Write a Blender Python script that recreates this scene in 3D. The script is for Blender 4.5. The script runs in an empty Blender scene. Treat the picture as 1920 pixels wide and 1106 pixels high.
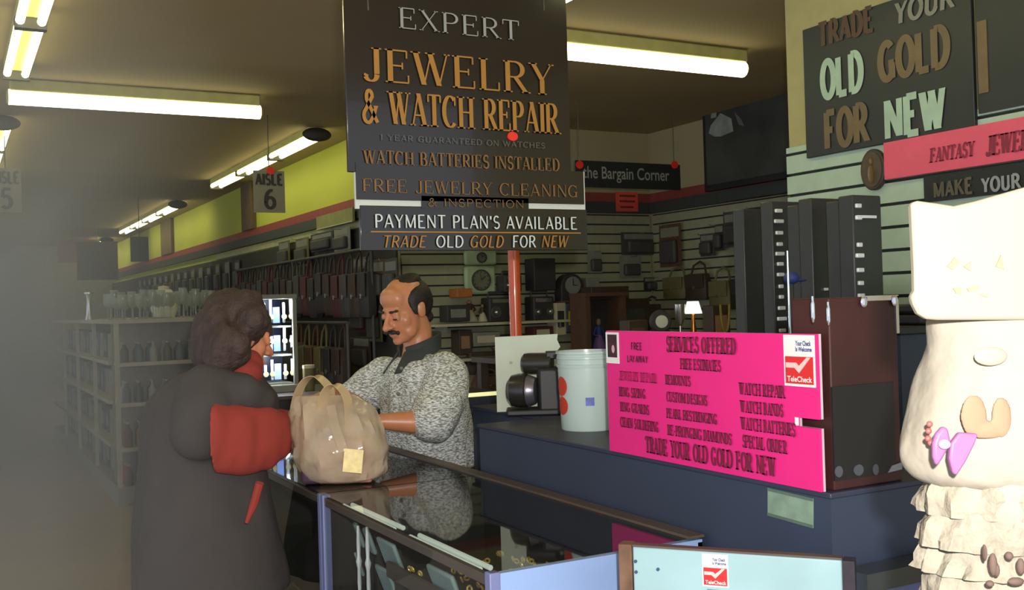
import bpy, bmesh, math, random
from mathutils import Vector, Matrix
R = math.radians
V = Vector
rnd = random.Random(7)
sc = bpy.context.scene
COL = sc.collection

# ------------------------------------------------------------------ camera
CAMZ, FPX = 1.50, 1950.0
yaw, pit, rol = R(28.5), R(0.44), 0.030
f_ = V((math.sin(yaw)*math.cos(pit), math.cos(yaw)*math.cos(pit), math.sin(pit)))
r0 = V((math.cos(yaw), -math.sin(yaw), 0))
u0 = r0.cross(f_)
r_ = (r0 - rol*u0).normalized()
u_ = r_.cross(f_)
EYE = V((0, 0, CAMZ))
cam = bpy.data.objects.new('camera', bpy.data.cameras.new('camera'))
COL.objects.link(cam)
m = Matrix.Identity(4)
for i in range(3):
    m[i][0], m[i][1], m[i][2] = r_[i], u_[i], -f_[i]
    m[i][3] = EYE[i]
cam.matrix_world = m
cam.data.sensor_width = 36
cam.data.lens = 36*FPX/1920
cam.data.clip_start = 0.05
sc.camera = cam

# ------------------------------------------------------------------ world, exposure, flash
sc.view_settings.view_transform = 'Standard'
sc.view_settings.look = 'None'
sc.view_settings.exposure = 0.0
sc.view_settings.gamma = 1.0
sc.view_settings.use_curve_mapping = False
sc.cycles.use_denoising = True
sc.cycles.max_bounces = 8
sc.cycles.transparent_max_bounces = 16
sc.cycles.sample_clamp_indirect = 4
wd = bpy.data.worlds.new('world'); sc.world = wd
wd.use_nodes = True
bg = wd.node_tree.nodes['Background']
bg.inputs[0].default_value = (0.80, 0.88, 1.0, 1)
bg.inputs[1].default_value = 1.1
fl = bpy.data.lights.new('camera_flash', 'POINT')       # the flash on the photographer's camera
fl.energy = 225; fl.color = (1.0, 0.95, 0.90); fl.shadow_soft_size = 0.02
flo = bpy.data.objects.new('camera_flash', fl); COL.objects.link(flo)
flo.location = EYE + 0.10*u_ + 0.06*r_ - 0.02*f_

# ------------------------------------------------------------------ measuring: where a sight line meets a plane of the shop
def ray(px, py): return f_ + r_*((px-960)/FPX) - u_*((py-553)/FPX)
def at(px, py, d): return EYE + ray(px, py)*d
def onX(px, py, X): q = ray(px, py); return EYE + q*(X/q.x)
def onY(px, py, Y): q = ray(px, py); return EYE + q*(Y/q.y)
def onZ(px, py, Z): q = ray(px, py); return EYE + q*((Z-CAMZ)/q.z)

# ------------------------------------------------------------------ materials
def lin(c): return tuple(((x/255)/12.92 if x/255 <= .04045 else ((x/255+.055)/1.055)**2.4) for x in c)
MATS = {}
def M(name, col, rough=.6, metal=0., var=.10, scale=12., bump=0., bscale=None, emit=0., ecol=None, spec=.5, alpha=1.0, coat=0.):
    if name in MATS: return MATS[name]
    mt = bpy.data.materials.new(name); mt.use_nodes = True; MATS[name] = mt
    nt = mt.node_tree; b = nt.nodes['Principled BSDF']
    c = lin(col)
    tc = nt.nodes.new('ShaderNodeTexCoord')
    nz = nt.nodes.new('ShaderNodeTexNoise'); nz.inputs['Scale'].default_value = scale; nz.inputs['Detail'].default_value = 4
    nt.links.new(tc.outputs['Object'], nz.inputs['Vector'])
    rp = nt.nodes.new('ShaderNodeValToRGB')
    rp.color_ramp.elements[0].position = .3; rp.color_ramp.elements[1].position = .7
    rp.color_ramp.elements[0].color = tuple(max(0, x*(1-var)) for x in c)+(1,)
    rp.color_ramp.elements[1].color = tuple(min(1, x*(1+var)) for x in c)+(1,)
    nt.links.new(nz.outputs['Fac'], rp.inputs[0]); nt.links.new(rp.outputs[0], b.inputs['Base Color'])
    b.inputs['Roughness'].default_value = rough; b.inputs['Metallic'].default_value = metal
    b.inputs['Specular IOR Level'].default_value = spec
    b.inputs['Coat Weight'].default_value = coat
    b.inputs['Alpha'].default_value = alpha
    if bump:
        n2 = nt.nodes.new('ShaderNodeTexNoise'); n2.inputs['Scale'].default_value = bscale or scale*4
        nt.links.new(tc.outputs['Object'], n2.inputs['Vector'])
        bp = nt.nodes.new('ShaderNodeBump'); bp.inputs['Strength'].default_value = bump; bp.inputs['Distance'].default_value = .01
        nt.links.new(n2.outputs['Fac'], bp.inputs['Height']); nt.links.new(bp.outputs[0], b.inputs['Normal'])
    if emit:
        b.inputs['Emission Color'].default_value = lin(ecol or col)+(1,)
        b.inputs['Emission Strength'].default_value = emit
    return mt
def glass(name, tint=(244, 246, 245), refl=.9, rough=.02, ior=1.5):
    if name in MATS: return MATS[name]
    mt = bpy.data.materials.new(name); mt.use_nodes = True; MATS[name] = mt
    nt = mt.node_tree; nt.nodes.clear()
    o = nt.nodes.new('ShaderNodeOutputMaterial'); tr = nt.nodes.new('ShaderNodeBsdfTransparent'); gl = nt.nodes.new('ShaderNodeBsdfGlossy')
    fr = nt.nodes.new('ShaderNodeFresnel'); fr.inputs[0].default_value = ior; mx = nt.nodes.new('ShaderNodeMixShader')
    tr.inputs[0].default_value = lin(tint)+(1,); gl.inputs[0].default_value = (refl, refl, refl, 1); gl.inputs['Roughness'].default_value = rough
    ge = nt.nodes.new('ShaderNodeNewGeometry'); mu = nt.nodes.new('ShaderNodeMath'); mu.operation = 'SUBTRACT'; mu.use_clamp = True
    nt.links.new(fr.outputs[0], mu.inputs[0]); nt.links.new(ge.outputs['Backfacing'], mu.inputs[1])
    nt.links.new(mu.outputs[0], mx.inputs[0]); nt.links.new(tr.outputs[0], mx.inputs[1]); nt.links.new(gl.outputs[0], mx.inputs[2])
    nt.links.new(mx.outputs[0], o.inputs[0])
    return mt

# ------------------------------------------------------------------ mesh builder
ZUP = V((0, 0, 1))
class MB:
    def __init__(s): s.v = []; s.f = []
    def add(s, vs, fs):
        n = len(s.v); s.v += [V(x) for x in vs]; s.f += [tuple(i+n for i in q) for q in fs]; return s
    def frame_box(s, O, U, W, Z, u0, u1, w0, w1, z0, z1):
        c = [O+U*a+W*b+Z*d for d in (z0, z1) for (a, b) in ((u0, w0), (u1, w0), (u1, w1), (u0, w1))]
        return s.add(c, [(3, 2, 1, 0), (4, 5, 6, 7), (0, 1, 5, 4), (1, 2, 6, 5), (2, 3, 7, 6), (3, 0, 4, 7)])
    def box(s, x0, x1, y0, y1, z0, z1):
        return s.frame_box(V((0, 0, 0)), V((1, 0, 0)), V((0, 1, 0)), ZUP, x0, x1, y0, y1, z0, z1)
    def loft(s, rings, cap=True, closed=True):
        n = len(s.v); k = len(rings[0])
        for rg in rings: s.v += [V(x) for x in rg]
        for i in range(len(rings)-1):
            for j in range(k if closed else k-1):
                a = n+i*k+j; b = n+i*k+(j+1) % k
                s.f.append((a, b, b+k, a+k))
        if cap and closed:
            s.f.append(tuple(n+j for j in reversed(range(k)))); s.f.append(tuple(n+(len(rings)-1)*k+j for j in range(k)))
        return s
    def tube(s, pts, rad, seg=12, cap=True):
        pts = [V(p) for p in pts]
        if not isinstance(rad, (list, tuple)): rad = [rad]*len(pts)
        rings = []; ref = None
        for i, p in enumerate(pts):
            t = (pts[min(i+1, len(pts)-1)]-pts[max(i-1, 0)]).normalized()
            if ref is None:
                ref = t.cross(ZUP)
                if ref.length < .1: ref = t.cross(V((1, 0, 0)))
            a = (ref - t*ref.dot(t)).normalized(); ref = a; b = t.cross(a)
            rings.append([p+(a*math.cos(q)+b*math.sin(q))*rad[i] for q in (2*math.pi*j/seg for j in range(seg))])
        return s.loft(rings, cap)
    def ribbon(s, pts, wv, w, th):
        pts = [V(p) for p in pts]; rings = []
        for i, p in enumerate(pts):
            t = (pts[min(i+1, len(pts)-1)]-pts[max(i-1, 0)]).normalized()
            wn = (wv - t*wv.dot(t)).normalized(); nn = t.cross(wn)
            rings.append([p+wn*w/2+nn*th/2, p-wn*w/2+nn*th/2, p-wn*w/2-nn*th/2, p+wn*w/2-nn*th/2])
        return s.loft(rings)
    def lathe(s, c, prof, seg=20, ax=None):
        c = V(c); Z = V(ax).normalized() if ax is not None else ZUP
        A = Z.cross(V((0, 1, 0)) if abs(Z.y) < .9 else V((1, 0, 0))).normalized(); B = Z.cross(A)
        return s.loft([[c+Z*z+(A*math.cos(q)+B*math.sin(q))*max(r, 1e-4) for q in (2*math.pi*j/seg for j in range(seg))] for (r, z) in prof])
    def ell(s, c, rx, ry=None, rz=None, X=None, Y=None, Z=None, seg=18, rows=11):
        ry = rx if ry is None else ry; rz = rx if rz is None else rz
        X = X or V((1, 0, 0)); Y = Y or V((0, 1, 0)); Z = Z or ZUP; c = V(c)
        rings = []
        for i in range(rows):
            a = -math.pi/2+math.pi*(i+.02)/(rows-1+.04)
            rings.append([c+X*(rx*math.cos(a)*math.cos(q))+Y*(ry*math.cos(a)*math.sin(q))+Z*(rz*math.sin(a)) for q in (2*math.pi*j/seg for j in range(seg))])
        return s.loft(rings)
    def limb(s, pts, rad, seg=14):
        pts = [V(p) for p in pts]
        for i, p in enumerate(pts): s.ell(p, rad[i]*1.0, seg=seg, rows=9)
        for i in range(len(pts)-1): s.tube([pts[i], pts[i+1]], [rad[i], rad[i+1]], seg)
        return s
    def prism(s, poly, O, U, Vv, n0, n1):
        N = U.cross(Vv); k = len(poly)
        a = [O+U*x+Vv*y+N*n0 for x, y in poly]; b = [O+U*x+Vv*y+N*n1 for x, y in poly]
        n = len(s.v); s.v += a+b
        s.f.append(tuple(n+j for j in reversed(range(k)))); s.f.append(tuple(n+k+j for j in range(k)))
        for j in range(k): s.f.append((n+j, n+(j+1) % k, n+k+(j+1) % k, n+k+j))
        return s

ORG = {}
def _mesh(name, mb, mat, org, bev=0, smooth=True, remesh=0, soft=4, wrinkle=None):
    me = bpy.data.meshes.new(name)
    me.from_pydata([v-org for v in mb.v], [], mb.f); me.update()
    bm = bmesh.new(); bm.from_mesh(me); bmesh.ops.recalc_face_normals(bm, faces=bm.faces); bm.to_mesh(me); bm.free()
    o = bpy.data.objects.new(name, me); COL.objects.link(o)
    if remesh:
        md = o.modifiers.new('a', 'REMESH'); md.mode = 'VOXEL'; md.voxel_size = remesh
        md = o.modifiers.new('b', 'SMOOTH'); md.iterations = soft; md.factor = .5
        dg = bpy.context.evaluated_depsgraph_get(); dg.update()
        me2 = bpy.data.meshes.new_from_object(o.evaluated_get(dg))
        o.modifiers.clear(); o.data = me2; bpy.data.meshes.remove(me); me = me2; me.name = name
    if wrinkle: wrinkle(me)
    me.materials.clear(); me.materials.append(mat)
    if bev:
        md = o.modifiers.new('bevel', 'BEVEL'); md.width = bev; md.segments = 2; md.limit_method = 'ANGLE'; md.angle_limit = R(40)
    if smooth:
        me.polygons.foreach_set('use_smooth', [True]*len(me.polygons))
        if not remesh:
            bm = bmesh.new(); bm.from_mesh(me)
            for e in bm.edges:
                if len(e.link_faces) == 2 and e.calc_face_angle(0) > R(38): e.smooth = False
            bm.to_mesh(me); bm.free()
    ORG[o.name] = org
    return o
def thing(name, label, cat, loc, group=None):
    o = bpy.data.objects.new(name, None); COL.objects.link(o); o.empty_display_size = .05
    o.location = V(loc); o['label'] = label; o['category'] = cat
    if group: o['group'] = group
    ORG[o.name] = V(loc); return o
def part(par, name, mb, mat, label=None, **k):
    o = _mesh(name, mb, mat, ORG[par.name], **k); o.parent = par
    if label: o['label'] = label
    return o
def single(name, label, cat, mb, mat, group=None, **k):
    xs = [v.x for v in mb.v]; ys = [v.y for v in mb.v]
    org = V(((min(xs)+max(xs))/2, (min(ys)+max(ys))/2, min(v.z for v in mb.v)))
    o = _mesh(name, mb, mat, org, **k); o.location = org
    o['label'] = label; o['category'] = cat
    if group: o['group'] = group
    return o
def struct(name, mb, mat, par=None, **k):
    o = _mesh(name, mb, mat, V((0, 0, 0)), **k)
    if par: o.parent = par
    else: o['kind'] = 'structure'
    return o
def copy_thing(root, loc, rotz=0., label=None, scale=None):
    c = root.copy(); COL.objects.link(c); c.location = V(loc); c.rotation_euler.z = rotz
    if scale: c.scale = scale
    if label: c['label'] = label
    for ch in list(root.children):
        d = ch.copy(); COL.objects.link(d); d.parent = c
        for g in list(ch.children):
            e = g.copy(); COL.objects.link(e); e.parent = d
    return c

# ------------------------------------------------------------------ lettering: a pen-drawn alphabet
def arc(cx, cy, rx, ry, a0, a1, n=14): return [(cx+rx*math.cos(R(a0+(a1-a0)*i/n)), cy+ry*math.sin(R(a0+(a1-a0)*i/n))) for i in range(n+1)]
def stem(x, a=0, b=1): return ('k', [(x, a), (x, b)])
def thin(*p): return ('n', list(p))
def tick(*p): return ('t', list(p))
BOWL = [(.14, .98), (.34, .98)]+arc(.34, .735, .24, .245, 90, -90)+[(.14, .49)]
CARC = arc(.40, .5, .32, .48, 48, 312, 26)
GL = {
 'A': (.76, [thin((.08, 0), (.38, .999)), ('k', [(.38, .999), (.68, 0)]), ('h', [(.18, .32), (.58, .32)])]),
 'B': (.68, [stem(.14), ('a', [(.14, .98), (.34, .98)]+arc(.34, .75, .2, .23, 90, -90)+[(.14, .52)]), ('a', [(.34, .52)]+arc(.34, .27, .25, .25, 90, -90)+[(.14, .02)])]),
 'C': (.76, [('a', CARC), tick((.66, .70), (.66, .97))]),
 'D': (.78, [stem(.14), ('a', [(.14, .98), (.32, .98)]+arc(.32, .5, .36, .48, 90, -90, 20)+[(.14, .02)])]),
 'E': (.68, [stem(.14), ('h', [(.14, .98), (.58, .98)]), ('h', [(.14, .52), (.46, .52)]), ('h', [(.14, .02), (.62, .02)]), tick((.58, .98), (.58, .76)), tick((.46, .62), (.46, .42)), tick((.62, .02), (.62, .25))]),
 'F': (.64, [stem(.14), ('h', [(.14, .98), (.58, .98)]), ('h', [(.14, .5), (.46, .5)]), tick((.58, .98), (.58, .76)), tick((.46, .6), (.46, .4))]),
 'G': (.80, [('a', CARC), tick((.66, .70), (.66, .97)), ('k', [(.64, .01), (.64, .42)]), ('h', [(.48, .42), (.74, .42)])]),
 'H': (.82, [stem(.14), stem(.68), ('h', [(.14, .51), (.68, .51)])]),
 'I': (.28, [stem(.14)]),
 'J': (.52, [('k', [(.38, .22), (.38, 1)]), ('a', arc(.23, .2, .15, .2, 0, -160, 10)), ('m', [(.085, .13), (.11, .2)])]),
 'K': (.76, [stem(.14), thin((.14, .38), (.6, .999)), ('k', [(.32, .6), (.68, 0)])]),
 'L': (.64, [stem(.14), ('h', [(.14, .02), (.58, .02)]), tick((.58, .02), (.58, .27))]),
 'M': (.92, [thin((.12, 0), (.12, 1)), ('k', [(.80, 0), (.80, 1)]), ('k', [(.13, .999), (.45, .03)]), thin((.45, .03), (.79, .999))]),
 'N': (.80, [thin((.12, 0), (.12, 1)), thin((.68, .02), (.68, 1)), ('k', [(.13, .999), (.67, .02)])]),
 'O': (.80, [('a', arc(.40, .5, .32, .48, 0, 360, 32))]),
 'P': (.66, [stem(.14), ('a', BOWL)]),
 'R': (.74, [stem(.14), ('a', BOWL), ('k', [(.36, .49), (.68, 0)])]),
 'S': (.62, [('m', arc(.31, .735, .20, .245, 35, 250, 16)+arc(.31, .265, .22, .245, 70, -145, 16)), tick((.50, .74), (.50, .97)), tick((.10, .03), (.10, .26))]),
 'T': (.70, [stem(.35), ('h', [(.04, .98), (.66, .98)]), tick((.04, .98), (.04, .76)), tick((.66, .98), (.66, .76))]),
 'U': (.78, [('k', [(.14, .28), (.14, 1)]), ('a', arc(.38, .28, .24, .27, 180, 360, 14)), thin((.62, .28), (.62, 1))]),
 'V': (.72, [('k', [(.08, 1), (.36, .01)]), thin((.36, .01), (.66, 1))]),
 'W': (1.0, [('k', [(.07, 1), (.29, .01)]), thin((.29, .01), (.50, .999)), ('k', [(.46, 1), (.70, .01)]), thin((.70, .01), (.93, 1))]),
 'X': (.74, [('k', [(.10, 1), (.64, 0)]), thin((.62, 1), (.08, 0))]),
 'Y': (.72, [('k', [(.08, 1), (.36, .46)]), thin((.64, 1), (.36, .46)), ('k', [(.36, 0), (.36, .46)])]),
 'Z': (.68, [('h', [(.08, .98), (.6, .98)]), ('k', [(.6, .98), (.08, .02)]), ('h', [(.08, .02), (.6, .02)]), tick((.08, .98), (.08, .78)), tick((.6, .02), (.6, .22))]),
 '&': (.82, [('m', [(.74, .02), (.24, .70)]+arc(.37, .80, .14, .18, 200, 0, 10)+[(.20, .42)]+arc(.29, .22, .20, .21, 130, 300, 12)+[(.56, .22), (.68, .50)]), ('h', [(.56, .50), (.78, .50)])]),
 '1': (.40, [stem(.22), thin((.06, .8), (.22, .99))]),
 '5': (.62, [('h', [(.14, .97), (.54, .97)]), thin((.14, .97), (.12, .55)), ('a', [(.12, .55)]+arc(.30, .31, .25, .30, 110, -140, 18))]),
 '6': (.66, [('a', arc(.33, .30, .24, .29, 0, 360, 24)), ('a', [(.09, .32)]+arc(.40, .42, .31, .55, 190, 75, 12))]),
 "'": (.22, [('k', [(.11, .72), (.11, .99)])]), '-': (.45, [('m', [(.06, .42), (.38, .42)])]), ' ': (.38, []),
}
class Plate:
    """A flat board standing in the shop: origin, right axis, up axis; text and marks are laid on it in metres."""
    def __init__(s, O, U, W=ZUP): s.O = V(O); s.U = V(U).normalized(); s.W = V(W).normalized(); s.N = s.U.cross(s.W)
    def uv(s, px, py):
        q = ray(px, py); t = (s.O-EYE).dot(s.N)/q.dot(s.N); p = EYE+q*t-s.O
        return p.dot(s.U), p.dot(s.W)
    def poly(s, mb, pts, n0, n1): return mb.prism(pts, s.O, s.U, s.W, n0, n1)
    def rect(s, mb, a, b, n0, n1): return s.poly(mb, [(a[0], a[1]), (b[0], a[1]), (b[0], b[1]), (a[0], b[1])], n0, n1)
    def disc(s, mb, c, r, n0, n1, ry=None, k=24): return s.poly(mb, [(c[0]+r*math.cos(2*math.pi*i/k), c[1]+(ry or r)*math.sin(2*math.pi*i/k)) for i in range(k)], n0, n1)
    def text(s, mb, txt, u0, u1, v0, v1, n, T=.15, hair=.05, serif=True, slant=0., gap=.07, hair_m=.8):
        H = v1-v0; W = sum(GL[c][0]+gap for c in txt)-gap; sx = (u1-u0)/W
        x = 0.; n0 = n; ks = 0
        for c in txt:
            w, ss = GL[c]
            for mode, pts in ss:
                ks += 1; n = n0+.0004*(ks % 5)
                if mode == 't' and not serif: continue
                P = [V((u0+(x+a)*sx+slant*b*H, v0+b*H)) for a, b in pts]
                tk = T*H*min(1, sx/H*1.15+.1); hr = hair*H
                def wd(d):
                    if mode == 'k': return tk
                    if mode in 'nht': return hr
                    if mode == 'm': return tk*hair_m
                    return hr+(tk-hr)*abs(d.normalized().y)**1.6
                L = []
                for i, p in enumerate(P):
                    d = P[min(i+1, len(P)-1)]-P[max(i-1, 0)]
                    if d.length < 1e-9: d = V((1, 0))
                    nn = V((-d.y, d.x)).normalized()*wd(d)/2
                    if mode in 'kn' and abs(d.y) > abs(d.x)*.3: nn = V((wd(d)/2*(-1 if d.y > 0 else 1), 0))
                    L.append((p+nn, p-nn))
                for i in range(len(L)-1):
                    q = [L[i][0], L[i][1], L[i+1][1], L[i+1][0]]
                    mb.add([s.O+s.U*z.x+s.W*z.y+s.N*n for z in q], [(0, 1, 2, 3)])
                if serif and mode in 'kn':
                    for (a, b), p in ((pts[0], P[0]), (pts[-1], P[-1])):
                        if b in (0, 1):
                            hw = (tk if mode == 'k' else hr)/2+.075*H*min(1, sx/H+.2)
                            y0 = p.y if b == 0 else p.y-hr*.8
                            mb.add([s.O+s.U*(p.x+e)+s.W*y+s.N*n for e, y in ((-hw, y0), (hw, y0), (hw, y0+hr*.8), (-hw, y0+hr*.8))], [(0, 1, 2, 3)])
            x += w+gap
        return mb
    def line(s, par, txt, xl, yb, xr, yt, mat, n=.006, yr=None, **k):
        a = s.uv(xl, yb); b = s.uv(xr, yb if yr is None else yr); c = s.uv(xl, yt)
        mb = s.text(MB(), txt, a[0], b[0], a[1], c[1], n, **k)
        return part(par, 'lettering', mb, mat, smooth=False)
    def roman(s, par, txt, u0, u1, v0, v1, mat, n=.003, shear=0., bold=0.):
        cu = bpy.data.curves.new('t', 'FONT'); cu.body = txt; cu.shear = shear; cu.offset = bold; cu.resolution_u = 4
        o = bpy.data.objects.new('t', cu); COL.objects.link(o)
        dg = bpy.context.evaluated_depsgraph_get(); dg.update()
        me = bpy.data.meshes.new_from_object(o.evaluated_get(dg))
        vs = [v.co.copy() for v in me.vertices]; fs = [tuple(p.vertices) for p in me.polygons]
        bpy.data.objects.remove(o); bpy.data.curves.remove(cu); bpy.data.meshes.remove(me)
        x0 = min(v.x for v in vs); x1 = max(v.x for v in vs); y0 = min(v.y for v in vs); y1 = max(v.y for v in vs)
        mb = MB(); mb.add([s.O+s.U*(u0+(v.x-x0)/(x1-x0)*(u1-u0))+s.W*(v0+(v.y-y0)/(y1-y0)*(v1-v0))+s.N*n for v in vs], fs)
        return part(par, 'lettering', mb, mat, smooth=False)
# ================================================================== the shop shell
ceil_m = M('ceiling_paint', (164, 144, 104), .9, var=.06, scale=1.2)
floor_m = M('floor_vinyl', (150, 132, 108), .35, var=.10, scale=2.0)
yell_m = M('yellow_wall_paint', (182, 186, 74), .8, var=.05, scale=1.5)
olive_m = M('olive_wall_paint', (168, 158, 122), .85, var=.05, scale=1.5)
band_red = M('red_band_paint', (140, 62, 56), .6)
band_dark = M('dark_band_paint', (62, 66, 62), .6)
slat_m = M('slatwall_board', (152, 152, 122), .6, var=.06)
slatw_m = M('slatwall_pale_board', (178, 200, 180), .55, var=.05)
groove_m = M('slat_groove', (46, 50, 46), .8)
far_m = M('far_wall_paint', (140, 138, 122), .9)
XL, YB, XR, YN, XN, ZC = 3.16, 7.7, 5.64, 3.75, 3.58, 3.0
struct('floor', MB().box(-4, 7, -1.2, 24.2, -.1, 0), floor_m)
struct('ceiling', MB().box(-4, 7, -1.2, 24.2, ZC, ZC+.1), ceil_m)
struct('wall_left', MB().box(XL, XL+.1, YB+.1, 24.1, 0, ZC), yell_m)
struct('wall_back', MB().box(XL, XR+.1, YB, YB+.1, 0, ZC), olive_m)
struct('wall_right', MB().box(XR, XR+.1, YN, YB, 0, ZC), olive_m)
w_n = struct('wall_near', MB().box(XN, XR+.1, -1.2, YN, 0, ZC), M('near_wall_paint', (176, 168, 118), .85, var=.05))
struct('wall_far', MB().box(-4, XL, 24, 24.1, 0, ZC), far_m)
mb = MB(); mb.box(XL-.03, XL, YB-.03, 23.9, 2.37, 2.45); mb.box(XL, XR, YB-.03, YB, 2.37, 2.45); mb.box(XR-.03, XR, YN, YB-.03, 2.37, 2.45)
struct('trim_1', mb, band_red)
mb = MB(); mb.box(XL-.04, XL, YB-.04, 23.9, 2.27, 2.368); mb.box(XL, XR, YB-.04, YB, 2.27, 2.368); mb.box(XR-.04, XR, YN, YB-.04, 2.27, 2.368)
struct('trim_2', mb, band_dark)
mb = MB(); mb.box(XL-.02, XL, 8.2, 14, 2.19, 2.255); struct('trim_3', mb, M('pale_strip', (170, 168, 128), .6))
# slatwall: boards with dark grooves between them
def slats(name, axis, p, a0, a1, z0, z1, mat, pitch=.085, par=None):
    mb = MB(); g = MB(); z = z0
    while z < z1-.01:
        t = min(z+pitch-.014, z1)
        if axis == 'y': mb.box(a0, a1, p-.03, p-.001, z, t)
        else: mb.box(p-.03, p-.001, a0, a1, z, t)
        z += pitch
    if axis == 'y': g.box(a0, a1, p-.012, p, z0, z1)
    else: g.box(p-.012, p, a0, a1, z0, z1)
    o = struct(name, mb, mat)
    gr = struct('slat_groove', g, groove_m, o)
slats('trim_4', 'y', YB-.001, XL+.02, XR-.03, .9, 2.26, slat_m)
slats('trim_5', 'x', XR-.001, YN+.02, YB-.05, .9, 2.26, slat_m)
slats('trim_6', 'x', XN-.001, .4, YN-.01, .9, 2.20, slatw_m, pitch=.098)
mb = MB(); mb.box(XL-.02, XL, YB, 23.9, .1, 2.18); struct('trim_7', mb, M('dark_pegboard', (58, 55, 48), .8))

# ================================================================== fluorescent fixtures
tube_m = M('lit_tube', (255, 250, 214), .4, var=0, emit=7.0, ecol=(250, 248, 184))
hous_m = M('fixture_enamel', (196, 192, 120), .5)
cap_m = M('fixture_end_cap', (46, 42, 36), .6)
def strip(X, Y0, n, label, ln=1.22, w=.17):
    t = thing('ceiling_light', label, 'ceiling light', (X, Y0, ZC-.09), 'two-tube strip lights running away from the camera')
    Y1 = Y0+n*ln
    part(t, 'housing', MB().box(X-w/2+.02, X+w/2-.02, Y0, Y1, ZC-.055, ZC), hous_m)
    for k in range(n):
        for s in (-1, 1):
            part(t, 'tube', MB().tube([(X+s*w*.28, Y0+k*ln+.03, ZC-.075), (X+s*w*.28, Y0+(k+1)*ln-.03, ZC-.075)], .021, 10), tube_m)
        part(t, 'lampholder', MB().box(X-w*.42, X+w*.42, Y0+(k+1)*ln-.03, Y0+(k+1)*ln+(.03 if k < n-1 else 0), ZC-.11, ZC-.056), cap_m)
    part(t, 'end_cap', MB().ell((X, Y0-.02, ZC-.062), .125, .035, .058), cap_m)
    return t
a = onZ(593, 257, ZC-.08)
strip(a.x, a.y, 3, 'strip light over the yellow wall, closest of its row, beside the aisle six card')
b = onZ(325, 386, ZC-.08); strip(a.x, b.y, 4, 'strip light over the yellow wall, second of its row')
c = onZ(190, 452, ZC-.08); strip(a.x, c.y, 2, 'short strip light at the dim far end of the yellow wall')
a2 = onZ(30, 142, ZC-.08); strip(a2.x, a2.y-3.66, 3, 'bright strip light cut off by the top of the photo above the long bar light')
b2 = onZ(16, 236, ZC-.08); strip(a2.x, b2.y, 3, 'strip light below the bar light at the edge, above the aisle five card')
d2 = onZ(1008, 16, ZC-.08); strip(d2.x, d2.y-2.5, 2, 'strip light poking out above the tall black jewelry sign')
bar_m = M('lit_diffuser', (255, 250, 220), .4, var=0, emit=5.5, ecol=(252, 250, 200))
def bar(x0, x1, Y, z, label):
    t = thing('ceiling_light', label, 'ceiling light', ((x0+x1)/2, Y, z-.04), 'wide bar lights running across the shop')
    part(t, 'housing', MB().box(x0+.01, x1-.01, Y-.06, Y+.06, z+.035, ZC), hous_m, bev=.01)
    part(t, 'diffuser', MB().tube([(x0, Y, z), (x1, Y, z)], [.048]*2, 14), bar_m)
    for s, q in ((-1, x0), (1, x1)):
        part(t, 'end_cap', MB().lathe((q, Y, z), [(.001, -.012), (.04, -.012), (.046, 0), (.04, .012), (.001, .012)], 16, (1, 0, 0)), hous_m)
p0 = onZ(14, 187, ZC-.11); p1 = onZ(494, 206, ZC-.11); bar(p0.x, p1.x, (p0.y+p1.y)/2, ZC-.11, 'long glowing bar light over the aisle above the woman')
p0 = onZ(1046, 95, ZC-.11); p1 = onZ(1395, 130, ZC-.11); bar(p0.x-.35, p1.x, (p0.y+p1.y)/2, ZC-.11, 'glowing bar light beside the black jewelry sign over the bargain corner')
print('LIGHTS', a, b, c, a2, b2, d2, p0, p1)

# ================================================================== hanging signs
blk = M('black_gloss_acrylic', (36, 32, 27), .16, var=.05, coat=.3)
blk2 = M('black_matt_board', (34, 35, 36), .5)
gold = M('gold_lettering', (166, 118, 46), .45, var=.05)
gold2 = M('dull_gold_lettering', (130, 94, 46), .45, var=.05)
silver = M('silver_lettering', (150, 152, 148), .45, var=.05)
silver2 = M('dim_silver_lettering', (104, 104, 100), .5)
whit = M('white_lettering', (205, 218, 214), .5, var=.03)
wbrd = M('white_board', (206, 214, 202), .5, var=.03)
wire_m = M('hanging_wire', (90, 88, 80), .4, metal=.8)
reddot = M('red_disc', (235, 52, 36), .5, var=.04)
SY = 2.98
P = Plate((0, SY, 0), (1, 0, 0))
q = P.uv
sg = thing('hanging_sign', 'tall black hanging sign with gold lettering for jewelry and watch repair', 'sign', onY(870, 470, SY))
c0 = q(653, 322); c1 = q(1062, 18)
part(sg, 'upper_panel', P.rect(MB(), (c0[0], c0[1]), (c1[0], c1[1]+.05), -.012, 0), blk, bev=.002)
w0 = q(667, 391); w1 = q(1096, 322)
part(sg, 'backing_board', P.rect(MB(), w0, w1, -.010, -.002), wbrd)
mp = MB(); m0 = q(668, 374); m1 = q(1093, 324)
P.rect(mp, m0, (m1[0], m1[1]+.004), -.002, .003)
n0 = q(790, 391); n1 = q(990, 372); P.rect(mp, n0, n1, -.002, .003)
part(sg, 'middle_panel', mp, blk)
l0 = q(677, 470); l1 = q(1100, 393)
part(sg, 'lower_panel', P.rect(MB(), l0, l1, -.012, 0), blk, bev=.002)
L = P.line
L(sg, 'EXPERT', 745, 53, 973, 14, silver, yr=73)
L(sg, 'JEWELRY', 678, 151, 1037, 88, gold, yr=168, T=.17)
L(sg, '& WATCH REPAIR', 678, 230, 1046, 168, gold, yr=246, T=.16)
L(sg, '1 YEAR GUARANTEED ON WATCHES', 711, 263, 1021, 252, silver2, yr=275, T=.13, hair=.07)
L(sg, 'WATCH BATTERIES INSTALLED', 681, 307, 1048, 281, gold2, yr=314, T=.15)
L(sg, 'FREE JEWELRY CLEANING', 678, 360, 1082, 335, gold2, yr=366, T=.15)
L(sg, '& INSPECTION', 800, 387, 981, 372, gold2, yr=387, T=.14, hair=.07)
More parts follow.
